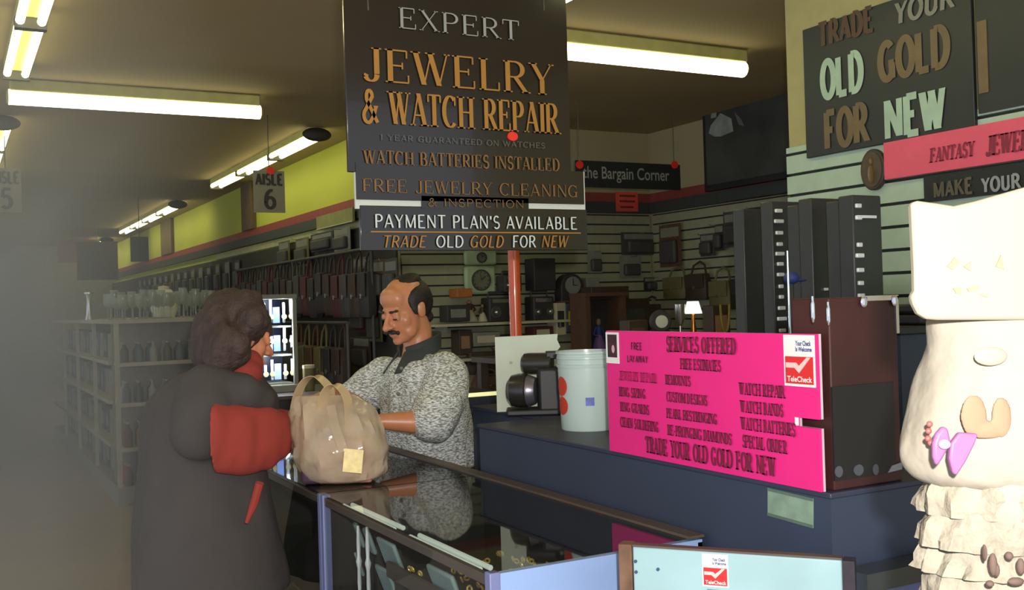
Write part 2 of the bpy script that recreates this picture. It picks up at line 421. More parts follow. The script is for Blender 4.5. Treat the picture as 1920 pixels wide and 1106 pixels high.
L(sg, "PAYMENT PLAN'S AVAILABLE", 701, 427, 1081, 402, whit, yr=427, serif=False, T=.14, hair=.085)
for w, xa, xb, mt, sl in (('TRADE', 715, 797, gold, .2), ('OLD', 816, 868, whit, .05), ('GOLD', 879, 942, gold, .2), ('FOR', 959, 1003, whit, .05), ('NEW', 1013, 1062, gold, .2)):
    L(sg, w, xa, 464, xb, 442, mt, yr=464, serif=False, T=.14, hair=.085, slant=sl)
a = q(695, 435); b = q(1088, 432); part(sg, 'gold_rule', P.rect(MB(), (a[0], a[1]-.001), (b[0], a[1]+.003), 0, .003), gold)
a = q(960, 256); part(sg, 'red_disc', P.disc(MB(), a, .019, 0, .006, ry=.015), reddot)
for px in (690, 1020):
    a = q(px, 20); part(sg, 'hanging_wire', MB().tube([P.O+P.U*a[0]+ZUP*a[1], P.O+P.U*a[0]+ZUP*ZC], .003, 6), wire_m)

# aisle cards
card_m = M('grey_card', (134, 130, 110), .7, var=.04); card_t = M('dark_card_print', (58, 54, 46), .7)
def aisle(px0, px1, py0, py1, num, label, d=8.0, dot=True):
    Y = at((px0+px1)/2, 350, d).y; PA = Plate((0, Y, 0), (1, 0, 0))
    a = PA.uv(px0, py1); b = PA.uv(px1, py0)
    t = thing('aisle_sign', label, 'sign', PA.O+PA.U*(a[0]+b[0])/2+ZUP*a[1], 'aisle number cards')
    part(t, 'card', PA.rect(MB(), a, b, -.012, 0), card_m)
    w = b[0]-a[0]; h = b[1]-a[1]
    part(t, 'lettering', PA.text(MB(), 'AISLE', a[0]+.06*w, b[0]-.06*w, a[1]+.66*h, a[1]+.92*h, .003, serif=False, T=.26, hair=.2), card_t, smooth=False)
    part(t, 'lettering', PA.text(MB(), num, a[0]+.33*w, a[0]+.70*w, a[1]+.10*h, a[1]+.54*h, .003, serif=False, T=.22, hair=.16), card_t, smooth=False)
    mb = MB(); mb.tube([PA.O+PA.U*(a[0]+w/2)+ZUP*b[1], PA.O+PA.U*(a[0]+w/2)+ZUP*ZC], .004, 6); part(t, 'hanging_wire', mb, wire_m)
    if dot: part(t, 'red_disc', PA.disc(MB(), (a[0]+w*.55, b[1]), .03, .002, .012), reddot)
aisle(477, 533, 321, 398, '6', 'grey aisle six card hanging before the yellow wall with a red disc on top')
aisle(-18, 39, 316, 398, '5', 'grey aisle five card cut off by the edge of the photo', dot=False)

# the bargain corner
BY = 6.6; P = Plate((0, BY, 0), (1, 0, 0)); q = P.uv
a = q(1081, 350); b = q(1275, 309)
t = thing('hanging_sign', 'small black sign reading the Bargain Corner with red discs at both ends', 'sign', P.O+P.U*(a[0]+b[0])/2+ZUP*a[1])
part(t, 'panel', P.rect(MB(), a, b, -.015, 0), blk2)
x = q(1093, 338); y = q(1254, 319); P.roman(t, 'the Bargain Corner', x[0], y[0], x[1]-.012, y[1]+.006, silver, bold=.008)
for px in (1086, 1264):
    e = q(px, 309); part(t, 'red_disc', P.disc(MB(), e, .030, .001, .012), reddot)
    mb = MB(); mb.tube([P.O+P.U*e[0]+ZUP*e[1], P.O+P.U*e[0]+ZUP*ZC], .003, 6); part(t, 'hanging_wire', mb, wire_m)
P = Plate((0, YB-.045, 0), (1, 0, 0)); q = P.uv
a = q(1155, 396); b = q(1195, 361)
t = thing('notice', 'small red orange notice taped to the dark band below the bargain corner sign', 'notice', P.O+P.U*(a[0]+b[0])/2+ZUP*a[1])
part(t, 'card', P.rect(MB(), a, b, 0, .006), M('orange_red_card', (222, 84, 70), .6))
mb = MB()
for k, yy in enumerate((366, 376, 387)):
    e = q(1161+2*(k == 2), yy+3); g = q(1190-3*(k == 2), yy); P.rect(mb, e, g, .006, .008)
part(t, 'print', mb, M('notice_print', (120, 40, 34), .7), smooth=False)

# dark enlarged photograph hung on the recessed wall
P = Plate((XR-.10, 0, 0), (0, -1, 0)); q = P.uv
a = q(1321, 352); b = q(1512, 132); a2_ = (a[0], q(1321, 360)[1]); top = q(1321, 136)[1]
t = thing('framed_photograph', 'large dark framed photograph high on the wall left of the old gold sign', 'picture', P.O+P.U*(a[0]+b[0])/2+ZUP*a2_[1])
part(t, 'frame', P.rect(MB(), (a[0], a2_[1]), (b[0], top), -.05, 0), blk2, bev=.004)
part(t, 'print', P.rect(MB(), (a[0]+.04, a2_[1]+.05), (b[0]-.04, top-.05), 0, .004), M('dark_photo_print', (66, 70, 68), .35, var=.35, scale=3.))
pale = M('pale_photo_print', (150, 158, 150), .5, var=.25, scale=8)
def blob(pts): return P.poly(MB(), [q(x, y) for x, y in pts], .004, .007)
part(t, 'pale_shape', blob([(1330, 250), (1334, 235), (1352, 212), (1372, 222), (1376, 246), (1352, 256), (1340, 256)]), pale)
part(t, 'pale_shape', blob([(1334, 222), (1336, 196), (1345, 192), (1344, 220)]), pale)
part(t, 'pale_shape', blob([(1378, 210), (1390, 222), (1396, 236), (1386, 234)]), M('mid_photo_print', (104, 108, 104), .5))
t = thing('wall_board', 'dark blank board on the wall under the framed photograph', 'board', onX(1420, 372, XR-.07))
a = q(1348, 384); b = q(1512, 352); part(t, 'panel', P.rect(MB(), (a[0], a[1]+.02), (b[0], q(1348, 362)[1]), -.03, .0), M('dark_green_board', (56, 62, 60), .5))

# ---- signs on the near wall
P = Plate((XN-.05, 0, 0), (0, -1, 0)); q = P.uv
a = q(1512, 297); b = q(1828, 240); top = q(1512, 54)[1]
t = thing('wall_sign', 'big black wall sign about trading old gold for new', 'sign', P.O+P.U*(a[0]+b[0])/2+ZUP*a[1])
part(t, 'panel', P.rect(MB(), (a[0], a[1]), (b[0], top), -.02, 0), M('black_wall_sign', (40, 44, 44), .45), bev=.003)
dimred = M('dim_red_lettering', (84, 60, 48), .5); dimbr = M('dim_brown_lettering', (112, 94, 66), .5)
grn = M('pale_green_lettering', (170, 196, 174), .5); greyl = M('grey_lettering', (132, 132, 118), .5)
def W(txt, xl, yb, xr, yr, yt, mt, sl=0., T=.24, h=.19):
    aa = q(xl, yb); bb = q(xr, yr); cc = q(xl, yt)
    part(t, 'lettering', P.text(MB(), txt, aa[0], bb[0], (aa[1]+bb[1])/2, cc[1], .004, serif=False, T=T, hair=h, slant=sl), mt, smooth=False)
W('TRADE', 1536, 84, 1640, 62, 46, dimred); W('YOUR', 1678, 44, 1790, 16, 8, greyl, .08)
W('OLD', 1542, 185, 1620, 168, 117, grn); W('GOLD', 1650, 156, 1782, 118, 84, dimbr)
W('FOR', 1548, 281, 1630, 262, 212, dimbr); W('NEW', 1661, 258, 1774, 242, 190, grn)
a = q(1828, 214); b = q(2010, 190); top = q(1828, -14)[1]
t = thing('wall_sign', 'second black wall sign cut off by the photo edge beside the old gold sign', 'sign', P.O+P.U*(a[0]+b[0])/2+ZUP*a[1])
part(t, 'panel', P.rect(MB(), (a[0]+.01, a[1]), (b[0], top), -.03, -.008), M('black_wall_sign', (40, 44, 44), .45))
a = q(1834, 176); b = q(1852, 172); part(t, 'letter_bar', P.rect(MB(), a, (b[0], q(1834, 40)[1]), -.008, -.004), dimbr)
a = q(1661, 337); b = q(2030, 290); top = q(1661, 268)[1]
t = thing('banner', 'pink banner board about fantasy jewelry above the pale slats', 'sign', P.O+P.U*(a[0]+b[0])/2+ZUP*a[1])
part(t, 'panel', P.rect(MB(), a, (b[0], top), -.01, .008), M('pink_banner', (232, 92, 118), .55, var=.04))
pkl = M('banner_lettering', (140, 44, 62), .6)
for w, xl, yb, xr, yr, yt in (('FANTASY', 1747, 306, 1830, 292, 279), ('JEWELRY', 1852, 292, 1966, 276, 256)):
    aa = q(xl, yb); bb = q(xr, yr); cc = q(xl, yt)
    part(t, 'lettering', P.text(MB(), w, aa[0], bb[0], (aa[1]+bb[1])/2, cc[1], .011, T=.22, hair=.09, slant=.1), pkl, smooth=False)
a = q(1733, 380); b = q(2030, 352); top = q(1733, 331)[1]
t = thing('wall_sign', 'narrow black sign with dim lettering under the pink banner', 'sign', P.O+P.U*(a[0]+b[0])/2+ZUP*a[1])
part(t, 'panel', P.rect(MB(), a, (b[0], top), -.015, 0), blk2)
W('MAKE', 1752, 371, 1826, 361, 343, M('dim_olive_lettering', (92, 88, 70), .5)); W('YOUR', 1842, 361, 1915, 352, 335, M('grey_white_lettering', (150, 156, 156), .5))
a = q(1637, 318); r1 = q(1660, 318)[0]-a[0]; r2 = (q(1637, 279)[1]-q(1637, 357)[1])/2
t = thing('cameo_plaque', 'dark oval plaque with a small pale figure on the pale slats', 'plaque', P.O+P.U*a[0]+ZUP*(a[1]-r2))
part(t, 'oval_frame', P.disc(MB(), a, r1, -.02, .006, ry=r2, k=32), M('dark_brown_oval', (62, 54, 46), .5), bev=.005)
part(t, 'oval_field', P.disc(MB(), a, r1*.82, .006, .009, ry=r2*.85, k=32), M('brown_oval', (84, 72, 54), .6, var=.2, scale=20))
mb = MB(); c3 = P.O+P.U*a[0]+P.W*(a[1]-.02)+P.N*.012
mb.ell(c3, .022, .008, .04); mb.ell(c3+ZUP*.055, .011, .008, .016); part(t, 'figure', mb, M('dull_gold_figure', (120, 96, 60), .5))
# ================================================================== counters
ZT = .97
navy = M('navy_laminate', (46, 56, 76), .55, var=.06, scale=5)
navy2 = M('navy_dark_laminate', (44, 50, 70), .5, var=.06)
lav = M('lavender_metal', (114, 122, 166), .4, var=.05)
blue = M('light_blue_panel', (140, 168, 214), .5, var=.07, scale=4)
trim_b = M('brown_edge_trim', (84, 74, 66), .45)
dark_in = M('dark_case_lining', (48, 46, 44), .7)
gls = glass('case_glass'); gtop = glass('case_top_glass', (232, 234, 233), .85, .03, 1.55)
ctube = M('tube_reflection_glow', (220, 240, 228), .4, var=0, emit=.65, ecol=(216, 224, 214))  # glowing tubes added to imitate strip-light reflections in the top glass
def showcase(x0, x1, y0, y1, label, lights=True, end=True):  # lights: the added tubes that imitate strip-light reflections
    t = thing('showcase', label, 'showcase', ((x0+x1)/2, (y0+y1)/2, 0))
    part(t, 'plinth', MB().box(x0+.03, x1-.02, y0+.02, y1-.02, 0, .14), navy2)
    part(t, 'floor_panel', MB().box(x0+.012, x1-.012, y0+.02, y1-.012, .14, .16), dark_in)
    part(t, 'top_glass', MB().box(x0+.002, x1-.002, y0+.002, y1-.002, ZT-.008, ZT), gtop)
    part(t, 'front_glass', MB().box(x0, x0+.006, y0+.025, y1-.025, .16, ZT-.012), gls)
    part(t, 'back_panel', MB().box(x1-.012, x1, y0, y1, .14, ZT-.01), dark_in)
    if end: part(t, 'end_panel', MB().box(x0+.012, x1, y0, y0+.018, .14, ZT-.004), blue, label='light blue end panel')
    part(t, 'far_end_panel', MB().box(x0+.012, x1, y1-.01, y1, .14, ZT-.01), dark_in)
    for yy in (y0, y1-.022):
        part(t, 'corner_post', MB().box(x0-.004, x0+.02, yy-.002, yy+.022, .14, ZT-.001), lav, bev=.002)
    mb = MB(); mb.box(x1-.035, x1+.006, y0, y1, ZT, ZT+.006); part(t, 'edge_trim', mb, trim_b)
    part(t, 'top_rail', MB().box(x0+.001, x0+.014, y0+.02, y1-.02, ZT-.03, ZT-.009), trim_b)
    part(t, 'shelf', MB().box(x0+.02, x1-.14, y0+.03, y1-.03, .62, .628), gls)
    if lights:
        n = 2
        for k in range(n):
            s = y0+.10+k*(y1-y0-.12)/n; e = s+(y1-y0)/n-.16
            for dx in (.026, .050): part(t, 'reflection_tube', MB().tube([(x0+dx, s, ZT-.018), (x0+dx, e, ZT-.018)], .006, 8), ctube)
    return t
X0, X1, Y0, Y1 = .928, 1.453, 1.83, 2.89
showcase(X0, X1, Y0, Y1, 'glass jewelry showcase with a light blue end panel, under the plastic bag')
showcase(X0, X1, Y1+.004, Y1+1.3, 'second glass showcase between the woman and the man', lights=False, end=False)
# ---- what lies in the first showcase
velvet = M('dark_velvet', (40, 36, 38), .9); goldm = M('polished_gold', (255, 226, 130), .22, metal=.45)
palet = M('pale_teal_pad', (136, 158, 160), .6, var=.08); chrome = M('polished_steel', (226, 232, 238), .10, metal=1.)
tray = thing('jewelry_tray', 'dark velvet ring tray under the top glass of the showcase', 'tray', (1.24, 2.25, .70))
part(tray, 'base', MB().box(1.02, 1.42, 1.92, 2.62, .78, .80), velvet, bev=.004)
part(tray, 'rim', MB().box(1.015, 1.025, 1.92, 2.62, .78, .82), trim_b)
mb = MB()
for yy in (1.95, 2.59): mb.box(1.03, 1.42, yy-.01, yy+.01, .628, .78)
part(tray, 'riser', mb, dark_in)
def ringm(c, r, th):
    mb = MB(); pts = [(c[0]+r*math.cos(2*math.pi*i/16), c[1]+.35*r*math.sin(2*math.pi*i/16), c[2]+.94*r*math.sin(2*math.pi*i/16)) for i in range(17)]
    return mb.tube(pts, th, 6)
r0_ = None
for k in range(80):
    x = 1.05+.34*rnd.random(); y = 1.95+.62*rnd.random()
    if r0_ is None:
        r0_ = single('gold_ring', 'small gold ring standing in the velvet tray in the showcase', 'ring', ringm((x, y, .808), .0065, .0026), goldm, 'gold rings in the showcase tray')
        base_ring = r0_
    else:
        c = base_ring.copy(); COL.objects.link(c); c.location = V((x, y, .8)); c.rotation_euler.z = rnd.random()*3
for k, (px, py) in enumerate([(662, 1000), (728, 1040), (655, 1050), (722, 1090), (690, 1016), (830, 1098)]):
    p = onX(px, py, X0+.10); w = .05+.012*(k % 3)
    lab = ['rounded pale teal display pad beside the corner post of the showcase', 'pale teal display pad facing the front glass beyond the steel stands', 'low pale teal pad on the floor side near the corner post', 'low pale teal pad below the other square pad', 'narrow pale teal strip pad between the steel stands', 'slanted pale teal pad close to the blue end panel'][k]
    t = thing('display_pad', lab, 'display pad', p-ZUP*.06, 'pale teal display pads in the showcase')
    zb = .628 if p.z > .70 else .16
    mb = MB(); mb.frame_box(p, V((0, -1, 0)), V((1, 0, .35)).normalized(), V((-.35, 0, 1)).normalized(), -w*(1 if k != 4 else .3), w*(1 if k != 4 else .3), 0, .012, -.04, .04)
    part(t, 'pad', mb, palet, bev=.006)
    part(t, 'foot', MB().box(p.x+.02, p.x+.035, p.y-.01, p.y+.01, zb, p.z+.01), dark_in)
for k, (px, py) in enumerate([(673, 1052), (690, 1056)]):
    p = onX(px, py, X0+.07)
    t = thing('watch_stand', ['slim polished steel stand by the corner post in the showcase', 'brighter polished steel stand next to the square teal pads in the showcase'][k], 'stand', (p.x, p.y, .628))
    mb = MB().lathe((p.x, p.y, p.z), [(.004, -.10), (.006, -.06), (.005, -.02), (.009, 0), (.005, .015), (.006, .05), (.004, .10)], 14); part(t, 'column', mb, M('bright_steel', (240, 246, 250), .25, metal=.3))
    part(t, 'foot', MB().lathe((p.x, p.y, .628), [(.001, 0), (.02, 0), (.02, .008), (.001, .01)]), chrome)
    part(t, 'stem', MB().tube([(p.x, p.y, .63), (p.x, p.y, p.z)], .003, 8), chrome)

t = thing('pink_card', 'hot pink card lying inside the showcase at its far right corner', 'card', (1.42, 2.0, .80))
part(t, 'card', MB().box(1.415, 1.425, 1.87, 2.13, .80, .955), M('hot_pink_card', (224, 30, 126), .5, var=.03))
part(t, 'fold', MB().box(1.405, 1.414, 1.87, 2.0, .80, .90), MATS['hot_pink_card'])
# ---- navy counter with the pink board on its edge
ZN = 1.12; XB = 1.47; YC = 1.46
nv = thing('navy_counter', 'tall dark navy counter carrying the white bucket and the pink board', 'counter', (1.7, 2.2, 0))
part(nv, 'body', MB().box(XB, 2.05, YC, 2.95, 0, ZN-.012), navy)
part(nv, 'counter_top', MB().box(XB-.004, 2.06, YC-.004, 2.96, ZN-.012, ZN), navy2, bev=.003)
P = Plate((XB, 0, 0), (0, -1, 0)); q = P.uv
a = q(1441, 966); b = q(1526, 990); c = q(1441, 914); d = q(1526, 934)
st = P.poly(MB(), [a, b, d, c], .0005, .0025)
stk = part(nv, 'sticker', st, M('sage_sticker', (124, 148, 128), .35, var=.16, scale=30), label='pale sage green sticker on the navy front')
e = .006
part(stk, 'sticker_edge', P.poly(P.poly(MB(), [a, b, (b[0], b[1]+e), (a[0], a[1]+e)], .0025, .0035), [(c[0], c[1]-e), (d[0], d[1]-e), d, c], .0025, .0035), M('sticker_edge_print', (84, 104, 92), .5))
nb = thing('navy_counter', 'lower stretch of navy counter behind the man under the black polishing motor', 'counter', (2.0, 3.2, 0))
part(nb, 'body', MB().box(1.72, 2.5, 2.98, 3.50, 0, ZN-.012), navy)
part(nb, 'counter_top', MB().box(1.71, 2.5, 2.965, 3.51, ZN-.012, ZN), navy2, bev=.003)
bk = thing('back_counter', 'dark back counter behind the man with a bright lit top edge', 'counter', (2.6, 5.3, 0))
p = onY(905, 738, 5.0)
part(bk, 'body', MB().box(p.x-.6, p.x+.12, 5.0, 5.5, 0, p.z-.02), navy2)
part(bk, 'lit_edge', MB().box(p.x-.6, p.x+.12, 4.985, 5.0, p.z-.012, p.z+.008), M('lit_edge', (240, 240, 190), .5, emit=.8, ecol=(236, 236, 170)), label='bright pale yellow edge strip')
part(bk, 'counter_top', MB().box(p.x-.6, p.x+.12, 5.0, 5.5, p.z-.02, p.z+.004), dark_in)
sd = thing('island_counter', 'counter far behind the woman under the lit watch tower', 'counter', (1.6, 6.6, 0))
part(sd, 'body', MB().box(1.35, 2.35, 6.3, 7.1, 0, .95), dark_in); part(sd, 'counter_top', MB().box(1.34, 2.36, 6.29, 7.1, .95, .97), trim_b)

# showcase under the navy return, lower right
sr = thing('low_showcase', 'low blue showcase at the lower right under the navy counter', 'showcase', (1.9, 1.4, 0))
part(sr, 'body', MB().box(1.50, 2.3, 1.405, YC-.006, 0, ZT-.03), M('slate_blue_panel', (88, 96, 142), .5, var=.07))
part(sr, 'top_glass', MB().box(1.49, 2.3, 1.395, YC-.006, ZT-.03, ZT+.005), M('dark_top_glass', (52, 58, 62), .15))

# ---- teal board with posts between the two showcases
a = at(1160, 1031, 2.03); b = at(1602, 1043, 1.86)
U = (b-a); U.z = 0; w = U.length; Pt = Plate((a.x, a.y, 0), U); q = Pt.uv
zt = (a.z+b.z)/2
tb = thing('gate_panel', 'pale teal panel between a brown post and a dark post closing the gap', 'panel', (a.x, a.y, 0))
ul = q(1186, 1034)[0]; ur = q(1578, 1043)[0]
part(tb, 'board', Pt.rect(MB(), (ul, .05), (ur, zt), -.02, 0), M('pale_teal_paint', (150, 184, 190), .5, var=.10, scale=6), bev=.003)
part(tb, 'wooden_post', Pt.rect(MB(), (0, 0), (ul-.001, zt+.004), -.03, .004), M('chipped_brown_wood', (112, 84, 64), .7, var=.45, scale=14), label='chipped brown wooden post', bev=.002)
part(tb, 'dark_post', Pt.rect(MB(), (ur+.001, 0), (w, zt), -.03, .004), M('black_plastic_post', (52, 46, 54), .3, var=.3, scale=25), label='glossy dark post')
part(tb, 'top_edge', Pt.rect(MB(), (ul, zt), (ur, zt+.004), -.02, .001), trim_b)
for px, py in ((1192, 1052), (1193, 1072), (1234, 1067)): part(tb, 'screw', Pt.disc(MB(), q(px, py), .0032, 0, .003, k=12), M('dark_blue_screw', (52, 76, 110), .5))
red_s = M('sticker_red', (206, 40, 40), .45, var=.04); wh_s = M('sticker_white', (226, 228, 226), .45, var=.03); nvp = M('sticker_navy_print', (40, 52, 120), .5)
def telecheck(par, Pq, u0, u1, v0, v1, n):
    w = u1-u0; h = v1-v0
    s = part(par, 'sticker', Pq.rect(MB(), (u0, v0), (u1, v1), n, n+.0015), wh_s, label='white and red cheque service sticker')
    part(s, 'red_field', Pq.rect(MB(), (u0+.05*w, v0+.05*h), (u1-.05*w, v0+.58*h), n+.0015, n+.0022), red_s)
    mk = [(.08, .36), (.08, .46), (.42, .46), (.50, .40), (.76, .57), (.88, .57), (.50, .26), (.36, .36)]
    part(s, 'check_mark', Pq.poly(MB(), [(u0+x*w, v0+y*h) for x, y in mk], n+.0022, n+.003), M('sticker_pink_mark', (238, 190, 190), .5))
    Pq.roman(s, 'TeleCheck', u0+.12*w, u1-.08*w, v0+.09*h, v0+.20*h, wh_s, n=n+.0034, bold=.02)
    Pq.roman(s, 'Your Check', u0+.40*w, u1-.10*w, v0+.79*h, v0+.89*h, nvp, n=n+.0022, bold=.03)
    Pq.roman(s, 'Is Welcome', u0+.40*w, u1-.08*w, v0+.68*h, v0+.77*h, nvp, n=n+.0022, bold=.03)
a = q(1318, 1098); b = q(1365, 1040); telecheck(tb, Pt, a[0], b[0], a[1], b[1], .0006)
a = q(1338, 1104); mb = MB(); Pt.rect(mb, (a[0]-.012, a[1]-.012), (a[0]+.018, a[1]-.001), .0005, .0018); part(tb, 'small_label', mb, M('small_blue_label', (90, 130, 160), .5))

# ---- the pink services board
P = Plate((XB-.004, 0, 0), (0, -1, 0)); q = P.uv
bl = q(1147, 845); br = q(1546, 918); tl = q(1140, 617); tr = q(1533, 630)
v0 = ZN+.0005; v1 = (tl[1]+tr[1])/2; u0 = (bl[0]+tl[0])/2; u1 = (br[0]+tr[0])/2
pb = thing('services_board', 'bright pink board listing jewelry services, standing on the navy counter edge', 'sign', P.O+P.U*(u0+u1)/2+ZUP*v0)
nt0 = q(1500, 797); nt1 = q(1500, 782)
pts = [(u0, v0), (u1, v0), (u1, nt0[1]-.002), (nt0[0], nt0[1]-.002), (nt0[0], nt1[1]), (u1, nt1[1]), (u1, v1), (u0, v1)]
part(pb, 'board', P.poly(MB(), pts, 0, .006), M('hot_pink_card', (224, 30, 126), .5, var=.03), smooth=False)
part(pb, 'backing', P.poly(MB(), [(x, y) for x, y in pts], -.006, -.0003), M('grey_foam_core', (196, 180, 190), .6), smooth=False)
part(pb, 'notch_tag', P.rect(MB(), (nt0[0]-.006, nt0[1]), (nt0[0]+.0015, nt1[1]), .004, .0075), wh_s)
maroon = M('maroon_print', (112, 18, 52), .6, var=.1); dk = M('dark_maroon_print', (66, 12, 34), .6); lm = M('faint_maroon_print', (166, 22, 84), .6)
def S(txt, xl, yb, xr, yr, h, mt, serif=True, T=.2, hr=.08, roman=False):
    aa = q(xl, yb); bb = q(xr, yr); cc = q(xl, yb-h); n = .0075
    part(pb, 'lettering', P.text(MB(), txt, aa[0], bb[0], (aa[1]+bb[1])/2, (aa[1]+bb[1])/2+cc[1]-aa[1], n, T=T, hair=hr, serif=serif), mt, smooth=False)
S('FREE', 1188, 655, 1209, 656, 13, dk, False, .2, .16); S('LAYAWAY', 1181, 678, 1220, 680, 12, dk, False, .2, .16)
S('SERVICES OFFERED', 1255, 659, 1386, 664, 28, maroon, T=.26, hr=.09)
S('FREE ESTIMATES', 1281, 691, 1357, 697, 20, maroon, T=.24, hr=.1)
S('JEWELRY REPAIR', 1166, 713, 1236, 717, 17, lm, T=.24, hr=.1); S('RING SIZING', 1166, 743, 1215, 746, 17, maroon, T=.24, hr=.1)
S('RING GUARDS', 1168, 771, 1222, 776, 17, maroon, T=.24, hr=.1); S('CHAIN SOLDERING', 1168, 800, 1240, 809, 18, maroon, T=.24, hr=.1)
S('REMOUNTS', 1253, 720, 1300, 724, 18, maroon, T=.24, hr=.1); S('CUSTOM DESIGNS', 1255, 752, 1332, 760, 18, maroon, T=.24, hr=.1)
S('PEARL RESTRINGING', 1255, 783, 1350, 795, 18, maroon, T=.24, hr=.1); S('RE-PRONGING DIAMONDS', 1257, 815, 1378, 833, 19, maroon, T=.24, hr=.1)
S('WATCH REPAIR', 1392, 740, 1477, 745, 22, maroon, T=.24, hr=.1); S('WATCH BANDS', 1394, 773, 1475, 780, 22, maroon, T=.24, hr=.1)
S('WATCH BATTERIES', 1395, 806, 1498, 816, 23, maroon, T=.24, hr=.1); S('SPECIAL ORDER', 1398, 838, 1481, 850, 23, maroon, T=.24, hr=.1)
S('TRADE YOUR OLD GOLD FOR NEW', 1216, 850, 1460, 890, 30, maroon, T=.24, hr=.1)
a = q(1477, 722); b = q(1532, 629); telecheck(pb, P, a[0], u1-.004, a[1], v1-.002, .0066)
a = q(1142, 680); b = q(1164, 623)
pc = part(pb, 'photo_card', P.rect(MB(), (a[0], a[1]), (b[0], b[1]), .0066, .008), wh_s, label='white bordered photo card')
a = q(1145, 669); b = q(1161, 627); part(pc, 'print', P.rect(MB(), a, b, .008, .0086), M('dark_portrait_print', (60, 32, 38), .5, var=.5, scale=60))
mb = MB(); a = q(1155, 654); P.disc(mb, a, .006, .0086, .0092, ry=.010); part(pc, 'pale_mark', mb, M('pale_portrait_mark', (205, 170, 170), .5))

# ---- white bucket
p = onZ(1104, 803, ZN); p.z = ZN; d = (p-EYE).dot(f_)
rb = 57/FPX*d; hb = 146/FPX*d
bu = thing('bucket', 'white plastic bucket on the navy counter beside the pink board', 'bucket', p)
prof = [(.001, 0), (rb*.88, 0), (rb*.90, .004), (rb*.965, hb*.80), (rb*1.0, hb*.80), (rb*1.01, hb*.835), (rb*.97, hb*.84), (rb*.975, hb*.90), (rb*1.0, hb*.905), (rb*1.0, hb*.93), (rb*.98, hb*.935), (rb*.985, hb*.965), (rb*1.02, hb*.97), (rb*1.02, hb), (rb*.95, hb), (rb*.94, hb*.9), (rb*.86, .006), (.001, .006)]
part(bu, 'body', MB().lathe(p, prof, 40), M('white_plastic', (178, 196, 190), .28, var=.02))
def onbucket(px, py, half, hh, name, mt):
    # a printed patch bent round the bucket wall
    c = onZ(px, py, ZN); ang0 = math.atan2(-(p-EYE).y, -(p-EYE).x)
    lat = (px-1104)/57.; th = ang0+math.asin(max(-.98, min(.98, lat)))
    z = ZN+hb*(806-py)/146.
    rr = rb*.9+rb*.065*((z-ZN)/(hb*.8))+.001
    mb = MB(); N = 10
    if half > 0 and name != 'red_print':
        rings = [[p+V((rr*math.cos(th+half*(2*i/N-1)), rr*math.sin(th+half*(2*i/N-1)), z-ZN+s*hh)) for s in (-1, 1)] for i in range(N+1)]
    else:
        rings = [[p+V((rr*math.cos(th+half*math.sin(math.pi*(i/N-.5))), rr*math.sin(th+half*math.sin(math.pi*(i/N-.5))), z-ZN+s*hh*math.cos(math.pi*(i/N-.5)))) for s in (-1, 1)] for i in range(N+1)]
    n = len(mb.v)
    for rg in rings: mb.v += rg
    for i in range(N): mb.f.append((2*i, 2*i+1, 2*i+3, 2*i+2))
    part(bu, name, mb, mt)
onbucket(1108, 751, .15, .012, 'blue_label', M('bucket_blue_print', (84, 96, 176), .5, var=.3, scale=70))
onbucket(1053, 724, .34, .029, 'red_print', M('bucket_red_print', (190, 52, 28), .5)); onbucket(1053, 760, .34, .027, 'red_print', MATS['bucket_red_print'])

# ---- black polishing motor and the white board behind it
p = onZ(1012, 776, ZN); p.z = ZN; D = (p-EYE).dot(f_); k = D/FPX
C = lambda px, py, dd=0: at(px, py, D+dd)
bm_ = M('black_enamel', (44, 42, 38), .28, var=.1, coat=.2); bd = M('black_rubber', (30, 30, 31), .5)
mo = thing('polishing_motor', 'black twin-barrel polishing motor on the navy counter in front of a white board', 'motor', p)
rr_ = V((r_.x, r_.y, 0)).normalized(); ff_ = V((f_.x, f_.y, 0)).normalized()
ax = (rr_*.97-ff_*.25).normalized()
c1 = C(1012, 681); mb = MB().lathe(c1, [(.001, -33*k), (15*k, -33*k), (19*k, -29*k), (20*k, -20*k), (20*k, 22*k), (18*k, 24*k), (.001, 24*k)], 24, ax); part(mo, 'upper_barrel', mb, bm_)
c2 = C(980, 732, -.02); mb = MB().lathe(c2, [(.001, -28*k), (20*k, -27*k), (29*k, -20*k), (32*k, -6*k), (32*k, 8*k), (28*k, 10*k), (.001, 10*k)], 28, ax); part(mo, 'lower_barrel', mb, bm_)
mb = MB().lathe(c2, [(25*k, 10*k), (29*k, 10*k), (29*k, 14*k), (24*k, 26*k), (.001, 27*k)], 24, ax); part(mo, 'metal_hub', mb, M('brushed_grey_metal', (130, 128, 140), .3, metal=.7), label='shiny grey hub')
mb = MB(); O = C(1035, 776); O.z = ZN
mb.frame_box(O, rr_, ff_, ZUP, -26*k, 25*k, -.05, .05, 0, 88*k); part(mo, 'housing', mb, bd, bev=.012)
mb = MB(); mb.frame_box(C(1039, 664), rr_, ff_, ZUP, -16*k, 14*k, -.035, .035, -8*k, 6*k); part(mo, 'switch_box', mb, bd, bev=.004)
mb = MB(); O2 = C(1000, 776); O2.z = ZN; mb.frame_box(O2, rr_, ff_, ZUP, -50*k, 66*k, -.06, .05, 0, 12*k); part(mo, 'base', mb, bd, bev=.006)
a = at(932, 772, D+.10); b = at(1056, 766, D+.10); a.z = b.z = ZN+.0005
U = b-a; w = U.length; Pq = Plate(a-ZUP*a.z, U); h = at(932, 632, D+.10).z; h2 = at(1050, 626, D+.10).z
wb = thing('foam_board', 'plain white board leaning behind the black polishing motor', 'board', (a+b)/2)
